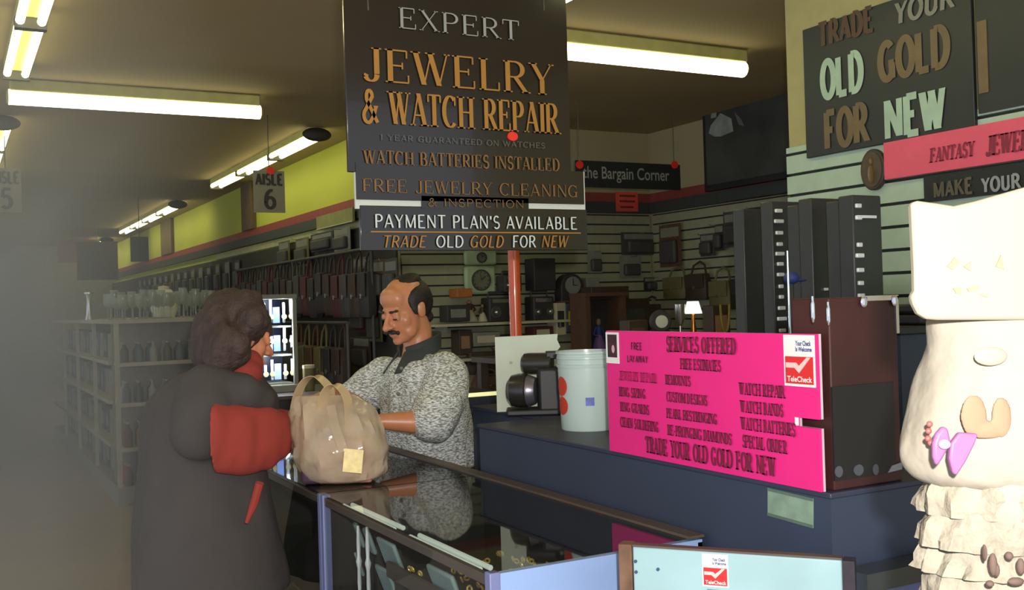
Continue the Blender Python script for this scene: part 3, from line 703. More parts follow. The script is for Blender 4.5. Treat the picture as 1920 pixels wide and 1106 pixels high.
part(wb, 'sheet', Pq.poly(MB(), [(0, ZN+.0005), (w, ZN+.0005), (w*.93, h2-.06), (w*.985, h2-.045), (w*.94, h2-.02), (w*.95, h2), (0, h)], -.012, 0), M('white_foam_board', (196, 206, 186), .6, var=.06, scale=8), smooth=False)
mb = MB(); Pq.disc(mb, Pq.uv(958, 680), .006, 0, .002); part(wb, 'smudge', mb, M('grey_smudge', (165, 172, 158), .7))
# ---- orange-red pole
p = at(968, 640, 5.0)
po = thing('pole', 'orange red pole rising behind the white board and the tall black sign', 'pole', (p.x, p.y, 0))
part(po, 'shaft', MB().tube([(p.x, p.y, .02), (p.x, p.y, ZC-.02)], .029, 20), M('orange_red_lacquer', (214, 92, 44), .22, var=.06, coat=.4))
part(po, 'floor_flange', MB().lathe((p.x, p.y, 0), [(.001, 0), (.07, 0), (.07, .012), (.03, .02), (.001, .02)]), cap_m)
part(po, 'ceiling_flange', MB().lathe((p.x, p.y, ZC-.02), [(.001, 0), (.03, 0), (.07, .01), (.07, .02), (.001, .02)]), cap_m)

# ---- dark reddish display case behind the pink board
dc = thing('dark_display_case', 'dark maroon display case with bright metal corners behind the pink board', 'display case', (1.6, 1.6, ZN))
cx0, cx1, cy0, cy1 = 1.49, onY(1688, 700, YC+.005).x, YC+.005, YC+.11
zt = onY(1640, 556, YC+.005).z
mar = M('maroon_wood', (56, 22, 19), .6, var=.3, scale=6); edg = M('bright_edge_metal', (214, 216, 232), .2, metal=.9)
part(dc, 'body', MB().box(cx0, cx1, cy0+.004, cy1, ZN, zt), mar, bev=.003)
part(dc, 'lower_panel', MB().box(cx0-.002, cx1-.02, cy0, cy0+.004, ZN+.02, ZN+.20), M('black_gloss_panel', (20, 19, 19), .6))
mb = MB(); mb.box(cx0+.10, cx1+.002, cy0, cy0+.006, zt-.008, zt+.002); mb.box(cx1-.006, cx1+.002, cy0, cy0+.006, zt-.075, zt); part(dc, 'metal_edge', mb, edg)
for px, py in ((1620, 566), (1678, 564)): part(dc, 'corner_clip', MB().ell(onY(px, py, YC+.003), .009, .004, .011), edg)
P = Plate((0, cy0, 0), (1, 0, 0)); q = P.uv
for px, py, w in ((1572, 884, .010), (1609, 881, .013), (1641, 880, .008)): part(dc, 'oval_badge', P.disc(MB(), q(px, py), w, 0, .002, ry=.011, k=18), M('grey_oval', (72, 76, 84), .4))
a = q(1664, 886); b = q(1690, 870)
part(dc, 'corner_label', P.poly(MB(), [a, (b[0], a[1]+.003), (b[0], b[1]+.004), (a[0]+.012, b[1])], 0, .002), M('grey_label', (128, 132, 138), .5))
# watch stands seen through the top: polished rods beside the case
for k, (px, py, h, w, lab) in enumerate(((1524, 580, .05, .004, 'short polished chrome cylinder standing on the dark maroon case'), (1553, 588, .045, .004, 'banded dull chrome cylinder on the dark maroon case'), )):
    p = onY(px, py, YC-.0); 
    part(dc, 'chrome_fitting', MB().lathe(p, [(.001, -h/2), (w*.5, -h*.48), (w, -h*.3), (w, h*.2), (w*.7, h*.3), (w*.5, h*.5), (.001, h*.5)], 14), chrome)
p = onY(1481, 620, 1.75); zt2 = onY(1481, 470, 1.75).z
rod = thing('display_rod', 'thin gleaming upright rod just behind the top edge of the pink board', 'rod', (p.x, p.y, ZN))
part(rod, 'shaft', MB().tube([(p.x, p.y, ZN+.008), (p.x, p.y, zt2)], [.0042, .002], 12), chrome); part(rod, 'foot', MB().lathe((p.x, p.y, ZN), [(.001, 0), (.02, 0), (.02, .006), (.001, .01)]), chrome)
# navy cabinet further right
p = onY(1712, 640, 2.0)
nc = thing('navy_cabinet', 'square navy cabinet with a black top beside the dark maroon case', 'cabinet', (p.x, 2.1, ZN))
a = onY(1688, 628, 2.0); 
part(nc, 'body', MB().box(a.x, a.x+.45, 2.0, 2.35, ZN, a.z), navy); part(nc, 'cabinet_top', MB().box(a.x-.01, a.x+.46, 1.99, 2.36, a.z, a.z+.022), blk2, bev=.004)
nr = thing('navy_counter', 'short return of navy counter running behind the white frilly display', 'counter', (2.3, 2.0, 0))
part(nr, 'body', MB().box(2.07, 2.5, YC, 2.38, 0, ZN-.012), navy); part(nr, 'counter_top', MB().box(2.065, 2.51, YC-.004, 2.385, ZN-.012, ZN), navy2, bev=.003)
a = onY(1690, 560, 2.1)
ph = thing('telephone', 'dark desk telephone with silver keys on top of the navy cabinet', 'telephone', onY(1718, 620, 2.05))
p = onY(1722, 619, 2.07); zz = onY(1688, 628, 2.0).z+.022
mb = MB(); mb.box(p.x-.05, p.x+.07, 2.02, 2.18, zz, zz+.03); part(ph, 'base', mb, bd, bev=.008)
mb = MB(); mb.box(p.x-.045, p.x-.01, 2.02, 2.18, zz+.03, zz+.06); part(ph, 'handset', mb, bd, bev=.012)
mb = MB()
for i in range(3):
    for j in range(3): mb.box(p.x+.01+.016*i, p.x+.021+.016*i, 2.04+.025*j, 2.055+.025*j, zz+.03, zz+.034)
part(ph, 'keys', mb, chrome)
# ================================================================== people
from mathutils import noise
skin = M('skin', (206, 138, 98), .36, var=.06, scale=18)
skin_w = M('skin_fair', (206, 132, 96), .5, var=.06, scale=18)
hair_m = M('black_hair', (40, 34, 30), .55, var=.3, scale=60, bump=.3)
def basis(fwd):
    F = V(fwd).normalized(); Rt = F.cross(ZUP).normalized(); U = Rt.cross(F); return Rt, F, U
class Head:
    def __init__(s, c, fwd, k=1.): s.c = V(c); s.X, s.Y, s.Z = basis(fwd); s.k = k
    def p(s, x, y, z): return s.c+(s.X*x+s.Y*y+s.Z*z)*s.k
    def e(s, mb, x, y, z, rx, ry, rz, **q): return mb.ell(s.p(x, y, z), rx*s.k, ry*s.k, rz*s.k, s.X, s.Y, s.Z, **q)
    def skull(s, mb):
        e = s.e
        e(mb, 0, -.018, .038, .077, .098, .088); e(mb, 0, .022, -.03, .063, .072, .085); e(mb, 0, .046, -.082, .046, .044, .036)
        e(mb, 0, .080, -.098, .022, .018, .017); e(mb, 0, .074, .020, .050, .018, .013); e(mb, 0, .046, .058, .061, .040, .050)
        mb.limb([s.p(0, .090, .014), s.p(0, .108, -.014), s.p(0, .121, -.033)], [.009*s.k, .011*s.k, .0135*s.k], 10)
        for q in (-1, 1):
            e(mb, q*.013, .104, -.036, .010, .011, .009); e(mb, q*.040, .050, -.026, .025, .024, .028); e(mb, q*.040, .040, -.07, .022, .03, .03)
            e(mb, q*.079, -.008, -.006, .011, .021, .033); e(mb, q*.084, -.014, .006, .008, .016, .020)
            e(mb, q*.033, .0815, .001, .017, .012, .011); e(mb, q*.033, .080, -.010, .015, .010, .006)
        e(mb, 0, .094, -.062, .025, .011, .006); e(mb, 0, .092, -.073, .022, .011, .007)
    def eyes(s, par, w=None):
        for q in (-1, 1):
            ey = part(par, 'eye', s.e(MB(), q*.033, .0835, -.007, .0115, .0085, .0060), M('eye_white', (214, 206, 196), .3))
            part(ey, 'eyelash', s.e(MB(), q*.033, .0905, -.0075, .0135, .0045, .0032), M('dark_lash', (38, 26, 20), .5))
def hand(mb, w, d, palm, thumb, k=1., curl=.5):
    d = V(d).normalized(); palm = (V(palm)-d*d.dot(V(palm))).normalized(); side = d.cross(palm)
    if side.dot(V(thumb)) < 0: side = -side
    mb.ell(w+d*.045*k, .040*k, .017*k, .052*k, side, palm, d, seg=14, rows=9)
    for i, ln in enumerate((.070, .080, .074, .058)):
        p = w+d*.080*k+side*(.029-.0195*i)*k; a = curl*.5; pts = [p]
        for f in (.45, .30, .25):
            p = p+(d*math.cos(a)+palm*math.sin(a))*ln*f*k; pts.append(p); a += curl*(.9+.08*i)
        mb.limb(pts, [.0092*k, .0088*k, .008*k, .007*k], 9)
    p = w+d*.022*k+side*.030*k; q1 = p+(side*.75+d*.6+palm*.35).normalized()*.038*k; q2 = q1+(d*.85+palm*.5+side*.1).normalized()*.03*k
    mb.limb([p, q1, q2], [.012*k, .0105*k, .008*k], 9)
def ring(c, a, b, X, Y, n=28, pw=1., ph=0): return [V(c)+X*(a*math.copysign(abs(math.cos(t))**pw, math.cos(t)))+Y*(b*math.copysign(abs(math.sin(t))**pw, math.sin(t))) for t in (2*math.pi*j/n+ph for j in range(n))]
def folds(amp, sc, seed=0, zs=.5):
    def fn(me):
        me.update()
        ns = [v.normal.copy() for v in me.vertices]
        for v, n in zip(me.vertices, ns):
            p = V((v.co.x*sc, v.co.y*sc, v.co.z*sc*zs))+V((seed, seed*.7, 0))
            v.co += n*amp*(noise.noise(p)+.5*noise.noise(p*2.3))
    return fn

# ---------------------------------------------------------------- the man behind the counter
HC = at(760, 580, 4.0); base = at(803, 900, 4.14)
man = thing('person', 'balding man with a moustache in a grey tweed short-sleeved shirt, leaning over the counter', 'person', (base.x, base.y, 0))
Hm = Head(HC, (-.90, -.32, -.34))
mb = MB(); Hm.skull(mb)
nk = at(783, 668, 4.06)
mb.limb([Hm.p(0, -.025, -.05), Hm.p(0, -.035, -.10), nk], [.056, .052, .062])
Xa, Ya = V((1, 0, 0)), V((0, 1, 0))
def mc(px, py, d): return at(px, py, d)
rings = [(803, 930, 4.14, .12, .165), (803, 895, 4.14, .125, .165), (800, 850, 4.12, .115, .155), (792, 770, 4.09, .125, .175), (788, 715, 4.08, .125, .185), (784, 684, 4.07, .09, .15), (783, 668, 4.06, .06, .08)]
mb.loft([ring(mc(x, y, d), a, b, Xa, Ya) for x, y, d, a, b in rings])
Ls, Le, Lw = at(836, 700, 3.90), at(806, 792, 3.76), at(716, 790, 3.72)
Rs, Re, Rw = at(722, 700, 4.26), at(668, 762, 4.18), at(622, 738, 3.52)
mb.limb([Ls, Le], [.060, .046]); mb.limb([Le, Le.lerp(Lw, .4), Lw], [.044, .041, .029])
mb.limb([Rs, Re], [.060, .046]); mb.limb([Re, Re.lerp(Rw, .4), Rw], [.044, .041, .029])
hip = mc(803, 915, 4.14)
for s in (-1, 1):
    a = V((hip.x, hip.y+s*.09, hip.z-.03)); mb.limb([a, V((a.x-.02, a.y, .47)), V((a.x+.02, a.y, .09))], [.09, .06, .042])
    mb.limb([V((a.x+.04, a.y, .055)), V((a.x-.05, a.y, .05)), V((a.x-.14, a.y, .035))], [.045, .045, .034])
hand(mb, Lw, (Lw-Le)+V((0, 0, -.02)), (0, .1, -1), (-.3, 1, 0), 1., .5)
hand(mb, Rw, V((-.45, -.75, -.15)), (0, .3, -1), (-1, .3, .3), 1., .75)
part(man, 'body', mb, skin, remesh=.005, soft=8)
Hm.eyes(man)
e = Hm.e
mb = MB(); e(mb, 0, -.058, .022, .081, .066, .088)
for q in (-1, 1):
    e(mb, q*.064, -.028, .036, .024, .062, .046); e(mb, q*.071, .006, .012, .011, .024, .034)
e(mb, 0, -.036, .100, .056, .070, .028); e(mb, 0, -.075, -.06, .052, .034, .03)
part(man, 'hair', mb, hair_m, remesh=.006, soft=3, label='black hair receding at the front')
mb = MB()
for q in (-1, 1): e(mb, q*.017, .106, -.053, .020, .011, .0085); e(mb, q*.033, .096, -.059, .008, .008, .009)
part(man, 'moustache', mb, hair_m, remesh=.003, soft=2)
for q in (-1, 1):
    mb = MB(); e(mb, q*.026, .093, .023, .013, .007, .0055); e(mb, q*.044, .084, .024, .012, .008, .005); part(man, 'eyebrow', mb, hair_m, remesh=.003, soft=1)
# shirt: woven tweed, boxy, hem hanging loose
def tweed():
    mt = M('grey_tweed', (206, 204, 194), .85, var=.02)
    nt = mt.node_tree; b = nt.nodes['Principled BSDF']
    tc = nt.nodes.new('ShaderNodeTexCoord'); mp = nt.nodes.new('ShaderNodeMapping'); mp.inputs['Scale'].default_value = (26, 26, 90)
    n = nt.nodes.new('ShaderNodeTexNoise'); n.inputs['Scale'].default_value = 3.2; n.inputs['Detail'].default_value = 3
    rp = nt.nodes.new('ShaderNodeValToRGB'); rp.color_ramp.elements[0].position = .40; rp.color_ramp.elements[1].position = .60
    rp.color_ramp.elements[0].color = lin((128, 128, 120))+(1,); rp.color_ramp.elements[1].color = lin((240, 246, 246))+(1,)
    nt.links.new(tc.outputs['Object'], mp.inputs[0]); nt.links.new(mp.outputs[0], n.inputs['Vector']); nt.links.new(n.outputs['Fac'], rp.inputs[0]); nt.links.new(rp.outputs[0], b.inputs['Base Color'])
    return mt
tw = tweed()
mb = MB()
rings = [(806, 872, 4.12, .165, .215), (806, 858, 4.12, .168, .218), (802, 820, 4.11, .165, .215), (796, 770, 4.09, .163, .215), (791, 720, 4.08, .155, .215), (787, 692, 4.07, .125, .195), (785, 676, 4.065, .092, .14), (784, 668, 4.06, .078, .088)]
mb.loft([ring(mc(x, y, d), a, b, Xa, Ya, 32, .85) for x, y, d, a, b in rings])
mb.limb([at(838, 703, 3.92), at(833, 735, 3.86), at(812, 785, 3.77)], [.088, .092, .088], 20)
mb.limb([at(722, 706, 4.24), at(694, 726, 4.22), at(672, 748, 4.19)], [.085, .088, .084], 20)
part(man, 'shirt', mb, tw, remesh=.008, soft=5, wrinkle=folds(.012, 9, 3))
colm = M('dark_green_grey_collar', (58, 62, 60), .8)
mb = MB(); cpts = []
for i in range(15):
    t = R(-150+300*i/14)
    cpts.append(nk+V((.008, 0, .036))+V((.080*math.cos(t), .086*math.sin(t), .030*math.cos(t))))
mb.ribbon(cpts, V((0, 0, 1)), .062, .012)
for s in (-1, 1):
    a = nk+V((-.070, s*.040, .020)); b = nk+V((-.125, s*.062, -.062)); c = nk+V((-.050, s*.118, -.045)); dd = nk+V((.01, s*.100, .040))
    n = (b-a).cross(c-a).normalized()*.008
    mb.add([a, b, c, dd, a+n, b+n, c+n, dd+n], [(0, 1, 2, 3), (7, 6, 5, 4), (0, 4, 5, 1), (1, 5, 6, 2), (2, 6, 7, 3), (3, 7, 4, 0)])
part(man, 'collar', mb, colm, bev=.003, label='dark shirt collar')
for y in (690, 712, 738): part(man, 'shirt_button', MB().ell(at(762-(y-690)*.12, y, 3.90+(y-690)*.0003)-V((.02, 0, 0)), .007), M('dull_button', (120, 116, 104), .4))
mb = MB()
for s in (-1, 1):
    a = V((hip.x, hip.y+s*.09, hip.z)); mb.limb([V((a.x, a.y, a.z+.02)), V((a.x-.02, a.y, .47)), V((a.x+.02, a.y, .10))], [.115, .085, .075])
mb.ell(V((hip.x, hip.y, hip.z)), .14, .19, .10)
part(man, 'trousers', mb, M('dark_trousers', (44, 42, 44), .8), remesh=.01, soft=4)
for s in (-1, 1):
    x, y = hip.x, hip.y+s*.09
    part(man, 'shoe', MB().limb([V((x+.05, y, .056)), V((x-.05, y, .056)), V((x-.15, y, .045))], [.055, .054, .043]), bd)

# ---------------------------------------------------------------- the woman at the counter
D = 3.2
wc = at(385, 1000, D)
wom = thing('person', 'dark-haired woman in a long black coat with wide red sleeves, facing the counter', 'person', (wc.x, wc.y, 0))
Hw = Head(at(447, 630, D), (.93, .30, -.22))
mb = MB(); Hw.skull(mb)
wn = at(420, 712, D)
mb.limb([Hw.p(0, -.02, -.06), Hw.p(0, -.035, -.11), wn], [.052, .048, .056])
W_ = [(395, 1085, .13, .17), (388, 1020, .14, .18), (382, 930, .115, .15), (385, 850, .115, .155), (390, 780, .12, .165), (402, 735, .095, .14), (418, 712, .05, .065)]
mb.loft([ring(at(x, y, D), a, b, Xa, Ya) for x, y, a, b in W_])
s1, e1, w1 = at(392, 745, 3.03), at(412, 825, 2.98), at(540, 818, 3.26)
s2, e2, w2 = at(425, 740, 3.34), at(470, 815, 3.36), at(545, 800, 3.36)
for a, b, c in ((s1, e1, w1), (s2, e2, w2)):
    mb.limb([a, b], [.052, .040]); mb.limb([b, c], [.038, .027])
hand(mb, w1, (w1-e1)+V((0, .05, .0)), (0, .3, -1), (0, 1, .2), .9, .6); hand(mb, w2, (w2-e2), (0, -.3, -1), (0, -1, .2), .92, .6)
hp = at(388, 1040, D)
for s in (-1, 1):
    a = V((hp.x, hp.y+s*.085, hp.z-.02)); mb.limb([a, V((a.x+.01, a.y, .45)), V((a.x-.02, a.y, .09))], [.085, .056, .040])
    mb.limb([V((a.x-.04, a.y, .05)), V((a.x+.05, a.y, .045)), V((a.x+.13, a.y, .032))], [.042, .042, .03])
part(wom, 'body', mb, skin_w, remesh=.005, soft=8)
Hw.eyes(wom)
coat = M('black_wool_coat', (66, 62, 60), .95, var=.10, scale=6, bump=.2, bscale=60)
redf = M('red_fleece', (150, 56, 46), .9, var=.06, scale=8)
brh = M('dark_brown_hair', (62, 48, 42), .75, var=.30, scale=40, bump=.5, bscale=120)
mb = MB()
W_ = [(398, 1098, 148), (394, 1075, 148), (386, 1000, 138), (381, 930, 127), (378, 860, 118), (379, 800, 116), (384, 755, 112), (390, 722, 94), (402, 700, 66), (414, 686, 40)]
mb.loft([ring(at(x, y, D), h*D/FPX*.96, h*D/FPX*1.10, Xa, Ya, 32, .9) for x, y, h in W_])
mb.limb([at(392, 738, 3.05), at(384, 775, 3.0), at(378, 812, 2.985)], [.088, .088, .085], 20)
mb.limb([at(440, 735, 3.34), at(475, 760, 3.36)], [.105, .085], 20)
mb.limb([at(400, 728, 3.08), at(455, 735, 3.05), at(490, 748, 3.12)], [.055, .05, .045], 16)
part(wom, 'coat', mb, coat, remesh=.010, soft=6, wrinkle=folds(.012, 6, 8, .35), label='long black wool coat')
mb = MB()
pts = [(404, 816, 66), (440, 820, 65), (480, 822, 62), (512, 820, 54), (540, 816, 42), (553, 812, 36)]
rg = []
for i, (x, y, h) in enumerate(pts):
    c = at(x, y, 2.96+.05*i); rr = h*2.98/FPX
    rg.append(ring(c, rr, rr*.85, ZUP, V((.45, .88, 0)).normalized(), 24))
mb.loft(rg)
part(wom, 'sleeve', mb, redf, remesh=.007, soft=6, wrinkle=folds(.013, 9, 5), label='wide red near sleeve')
mb = MB().limb([at(478, 800, 3.36), at(545, 802, 3.36)], [.075, .055], 18); part(wom, 'sleeve', mb, redf, remesh=.008, soft=4, label='red far sleeve')
mb = MB(); mb.limb([at(440, 706, D-.03), at(462, 684, D-.03)], [.062, .052], 18); mb.ell(at(456, 700, D-.06), .058, .06, .05)
part(wom, 'collar', mb, redf, remesh=.006, soft=5, label='red turned up collar')
mb = MB(); mb.tube([at(487, 905, 2.92), at(476, 945, 2.93), at(462, 980, 2.93)], [.012, .012, .005], 8); part(wom, 'coat_tie', mb, redf, label='narrow red strip hanging on the coat')
mb = MB()
for (x, y, d, r) in ((440, 602, 3.2, .095), (425, 618, 3.17, .10), (412, 645, 3.18, .085), (405, 668, 3.16, .07), (455, 590, 3.16, .075), (470, 602, 3.12, .055), (478, 598, 3.10, .045), (424, 648, 3.08, .068), (412, 672, 3.08, .055), (466, 612, 3.26, .07), (455, 640, 3.29, .06), (446, 640, 3.07, .040), (398, 640, 3.22, .06)):
    mb.ell(at(x, y, d), r, r, r*1.05, seg=16)
Hw.e(mb, 0, -.035, .052, .090, .105, .088)
part(wom, 'hair', mb, brh, remesh=.008, soft=5, wrinkle=folds(.016, 18, 2, .6), label='full dark brown bobbed hair')
for s in (-1, 1):
    a = V((hp.x, hp.y+s*.085, hp.z)); part(wom, 'trouser_leg', MB().limb([a, V((a.x+.01, a.y, .45)), V((a.x-.02, a.y, .09))], [.10, .075, .065]), MATS['dark_trousers'])
    part(wom, 'shoe', MB().limb([V((a.x-.05, a.y, .052)), V((a.x+.05, a.y, .05)), V((a.x+.14, a.y, .04))], [.05, .05, .038]), bd)

# ================================================================== plastic bag on the counter
def film():
    mt = M('cream_plastic_film', (206, 188, 160), .14, var=.22, scale=6, bump=.8, bscale=20)
    b = mt.node_tree.nodes['Principled BSDF']; b.inputs['Alpha'].default_value = .62; b.inputs['Transmission Weight'].default_value = 0
    b.inputs['Subsurface Weight'].default_value = 0
    return mt
fm = film(); DB = 3.17
bag = thing('plastic_bag', 'translucent cream plastic shopping bag with looped handles on the showcase', 'bag', onZ(645, 900, ZT+.001))
lv = [(911, 645, 40, 30), (905, 645, 66, 52), (892, 645, 80, 64), (870, 641, 88, 70), (846, 638, 93, 72), (820, 635, 88, 68), (792, 627, 80, 60), (768, 618, 70, 46), (754, 610, 60, 28), (748, 607, 54, 20)]
zb = onZ(645, 901, ZT).z
z_of = lambda y: ZT+.002+(911-y)*DB/FPX
cb = at(645, 860, DB); N_ = 44; rg = []
def catmull(L, m):
    out = []
    for i in range(len(L)-1):
        p0, p1, p2, p3 = L[max(i-1, 0)], L[i], L[i+1], L[min(i+2, len(L)-1)]
        for j in range(m):
            t = j/m; out.append(tuple(.5*((2*b)+(-a+c)*t+(2*a-5*b+4*c-d)*t*t+(-a+3*b-3*c+d)*t**3) for a, b, c, d in zip(p0, p1, p2, p3)))
    out.append(L[-1]); return out
rh = V((r_.x, r_.y, 0)).normalized(); fh = V((f_.x, f_.y, 0)).normalized()
for y, cx, hw, hd in catmull(lv, 4):
    c = at(cx, y, DB); c.z = z_of(y)
    R0 = []
    for j in range(N_):
        t = 2*math.pi*j/N_
        w = 1+(.13*noise.noise(V((math.cos(t)*1.6, math.sin(t)*1.6, y*.012)))+.10*noise.noise(V((math.cos(t)*5, math.sin(t)*5, y*.03))))*(1 if y < 900 else .3)
        w += (.05*math.cos(9*t+.8)+.03*math.cos(14*t))*max(0, (870-y)/130.)
        R0.append(c+rh*(hw*DB/FPX*math.cos(t)*w)+fh*(hd*DB/FPX*math.sin(t)*w))
    rg.append(R0)
part(bag, 'film_body', MB().loft(rg, cap=False).add(rg[0], [tuple(range(N_))]), fm)
def handle(pts, d): return MB().ribbon([at(*p, d) for p in [tuple(q) for q in catmull(pts, 5)]], fh*.8+rh*.45, .040, .0015)
hm = M('cream_plastic_handle', (206, 182, 140), .25, var=.1); hm.node_tree.nodes['Principled BSDF'].inputs['Alpha'].default_value = .9
part(bag, 'handle', handle([(551, 790), (553, 762), (560, 735), (573, 713), (591, 705), (607, 714), (619, 732), (619, 760), (612, 800)], DB+.01), hm)
part(bag, 'handle', handle([(600, 800), (602, 768), (607, 742), (615, 727), (628, 721), (642, 730), (651, 748), (654, 772), (654, 800)], DB-.06), hm)
mb = MB(); mb.ribbon([at(620, 760, DB-.072), at(628, 800, DB-.108), at(645, 846, DB-.122)], rh, .026, .002); part(bag, 'film_fold', mb, fm)
rc = MB(); rc.frame_box(at(662, 864, DB-.135), (rh+ZUP*-.12).normalized(), fh, (ZUP+rh*.12).normalized(), -.028, .028, -.001, .001, -.034, .034)
part(bag, 'receipt', rc, M('pale_yellow_receipt', (240, 222, 158), .6, var=.12, scale=60), label='pale yellow receipt showing through the film')
c = at(648, 880, DB); bx = MB(); bx.frame_box(V((c.x, c.y, ZT+.004)), rh, fh, ZUP, -.075, .085, -.05, .05, 0, .13)
single('package', 'pinkish brown package showing through the plastic bag', 'package', bx, M('pink_brown_carton', (170, 118, 100), .7), bev=.006)
c = at(592, 888, DB+.01); bx = MB(); bx.frame_box(V((c.x, c.y, ZT+.003)), rh, fh, ZUP, -.035, .03, -.06, .06, 0, .05)
single('shade_block', 'dark purple box added as shade at the lower corner of the plastic bag', 'shade_block', bx, M('dark_purple_shade', (64, 44, 66), .8), bev=.012)  # solid dark box drawn in place of shade under the lifted bag edge

# ================================================================== frilly white display close to the camera
DW = 1.06
ivory = M('ivory_fabric', (138, 132, 119), .85, var=.05, scale=14, bump=.3, bscale=40)
ivory2 = M('ivory_lace', (134, 127, 112), .85, var=.12, scale=50, bump=.4, bscale=90)
fd = thing('display_figure', 'overexposed white frilly display figure with a purple bow close to the camera', 'display figure', (at(1900, 1106, DW).x, at(1900, 1106, DW).y, 0))
def hx(px, d=DW): return (px-960)/FPX*d
def wring(y, left, depth, d=DW, wave=0, nw=0, cxp=1905):
    c = at(cxp, y, d); hw = (cxp-left)*d/FPX
    return [c+rh*(hw*math.cos(t)*(1+wave*math.sin(nw*t)))+fh*(depth*math.sin(t)*(1+wave*math.sin(nw*t))) for t in (2*math.pi*j/72 for j in range(72))]
mb = MB()
mb.loft([wring(*q) for q in catmull([(575, 1742, .050), (600, 1741, .058), (640, 1746, .06), (690, 1731, .065), (745, 1713, .068), (800, 1697, .072), (838, 1691, .074), (868, 1697, .072), (890, 1714, .066), (902, 1742, .05)], 3)])
part(fd, 'padded_body', mb, ivory, wrinkle=folds(.004, 30, 1))
for k, (ya, yb, xa, xb) in enumerate(((896, 952, 1744, 1724), (944, 1012, 1748, 1722), (1004, 1060, 1750, 1721), (1050, 1180, 1742, 1722))):
    mb = MB(); N2 = 5
    mb.loft([wring(ya+(yb-ya)*i/N2, xa+(xb-xa)*(i/N2)**.7, .062+.006*i/N2, DW, .012+.022*i/N2, 17+2*k) for i in range(N2+1)], cap=False)
    part(fd, 'ruffle', mb, ivory2, wrinkle=folds(.011, 38, 5+3*k, .8))
mb = MB().loft([wring(1170, 1745, .05), wring(1900, 1745, .05)]); part(fd, 'stand', mb, M('ivory_stand', (150, 144, 132), .6))
O = at(1715, 600, 1.0); Pq = Plate(O, rh); q = Pq.uv
pts = [q(*p) for p in ((1709, 380), (1722, 376), (1760, 381), (1790, 386), (1830, 377), (1925, 350), (2070, 318), (2070, 600), (1760, 600), (1738, 598), (1722, 588), (1713, 570), (1709, 556), (1716, 545), (1715, 500), (1712, 440))]
hc = part(fd, 'header_card', Pq.poly(MB(), pts, -.012, 0), M('ivory_card', (138, 132, 117), .7, var=.03), bev=.003)
for p in (((1775, 500), (1790, 482), (1800, 490), (1786, 506)), ((1806, 500), (1820, 490), (1818, 508)), ((1786, 540), (1800, 538), (1804, 552), (1792, 550)), ((1812, 541), (1832, 534), (1836, 542), (1816, 547)), ((1866, 500), (1876, 478), (1882, 505)), ((1836, 552), (1852, 550), (1850, 558))):
    part(hc, 'ochre_mark', Pq.poly(MB(), [q(*z) for z in p], 0, .0015), M('pale_ochre_print', (138, 127, 98), .7))
tan = M('tan_cloth', (138, 110, 86), .8, var=.08)
mb = MB()
for px, py, a, b in ((1826, 780, .013, .021), (1852, 806, .020, .009), (1878, 782, .010, .020)): mb.ell(at(px, py, .9945), a, .003, b, rh, fh, ZUP)
part(fd, 'tan_patch', mb, tan, label='tan cloth patch', remesh=.0015, soft=6)
mb = MB().ell(at(1858, 668, .9985), .016, .003, .009, rh, fh, ZUP); part(fd, 'tan_patch', mb, M('pinkish_tan_cloth', (150, 134, 118), .8), label='pinkish tan patch')
mb = MB().ell(at(1912, 935, 1.02), .042, .03, .048, rh, fh, ZUP, seg=28, rows=17); part(fd, 'round_pad', mb, ivory)
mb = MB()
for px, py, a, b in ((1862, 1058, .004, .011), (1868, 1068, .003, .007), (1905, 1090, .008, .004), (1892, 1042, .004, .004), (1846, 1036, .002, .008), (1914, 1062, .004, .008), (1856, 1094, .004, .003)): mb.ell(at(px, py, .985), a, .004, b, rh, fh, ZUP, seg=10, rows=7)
lc = part(fd, 'lace_gap_shade', mb, M('lace_shade_brown', (84, 66, 58), .8)); lc['kind'] = 'stuff'  # solid brown blobs painted in as the shade inside the lace openings
pur = M('purple_satin', (138, 86, 132), .5, var=.05)
O = at(1772, 835, .982); Pb = Plate(O, rh); q = Pb.uv
bow = part(fd, 'bow', Pb.poly(MB(), [q(*z) for z in ((1764, 798), (1774, 802), (1779, 826), (1774, 840), (1762, 862), (1752, 873), (1746, 855), (1746, 830), (1752, 812))], -.002, .006), pur, bev=.003, label='purple satin bow')
part(bow, 'bow_loop', Pb.poly(MB(), [q(*z) for z in ((1779, 830), (1794, 810), (1830, 812), (1824, 830), (1808, 862), (1790, 890), (1783, 886), (1776, 858))], -.002, .006), pur, bev=.003)
part(bow, 'bow_knot', MB().ell(at(1771, 833, .972), .0055, .004, .0045, rh, fh, ZUP), M('pale_pink_knot', (226, 180, 214), .5))
for px, py in ((1743, 795), (1741, 808), (1740, 822), (1745, 830)): part(fd, 'red_bead', MB().ell(at(px, py, .995), .003), M('dull_red_beads', (150, 80, 78), .5))
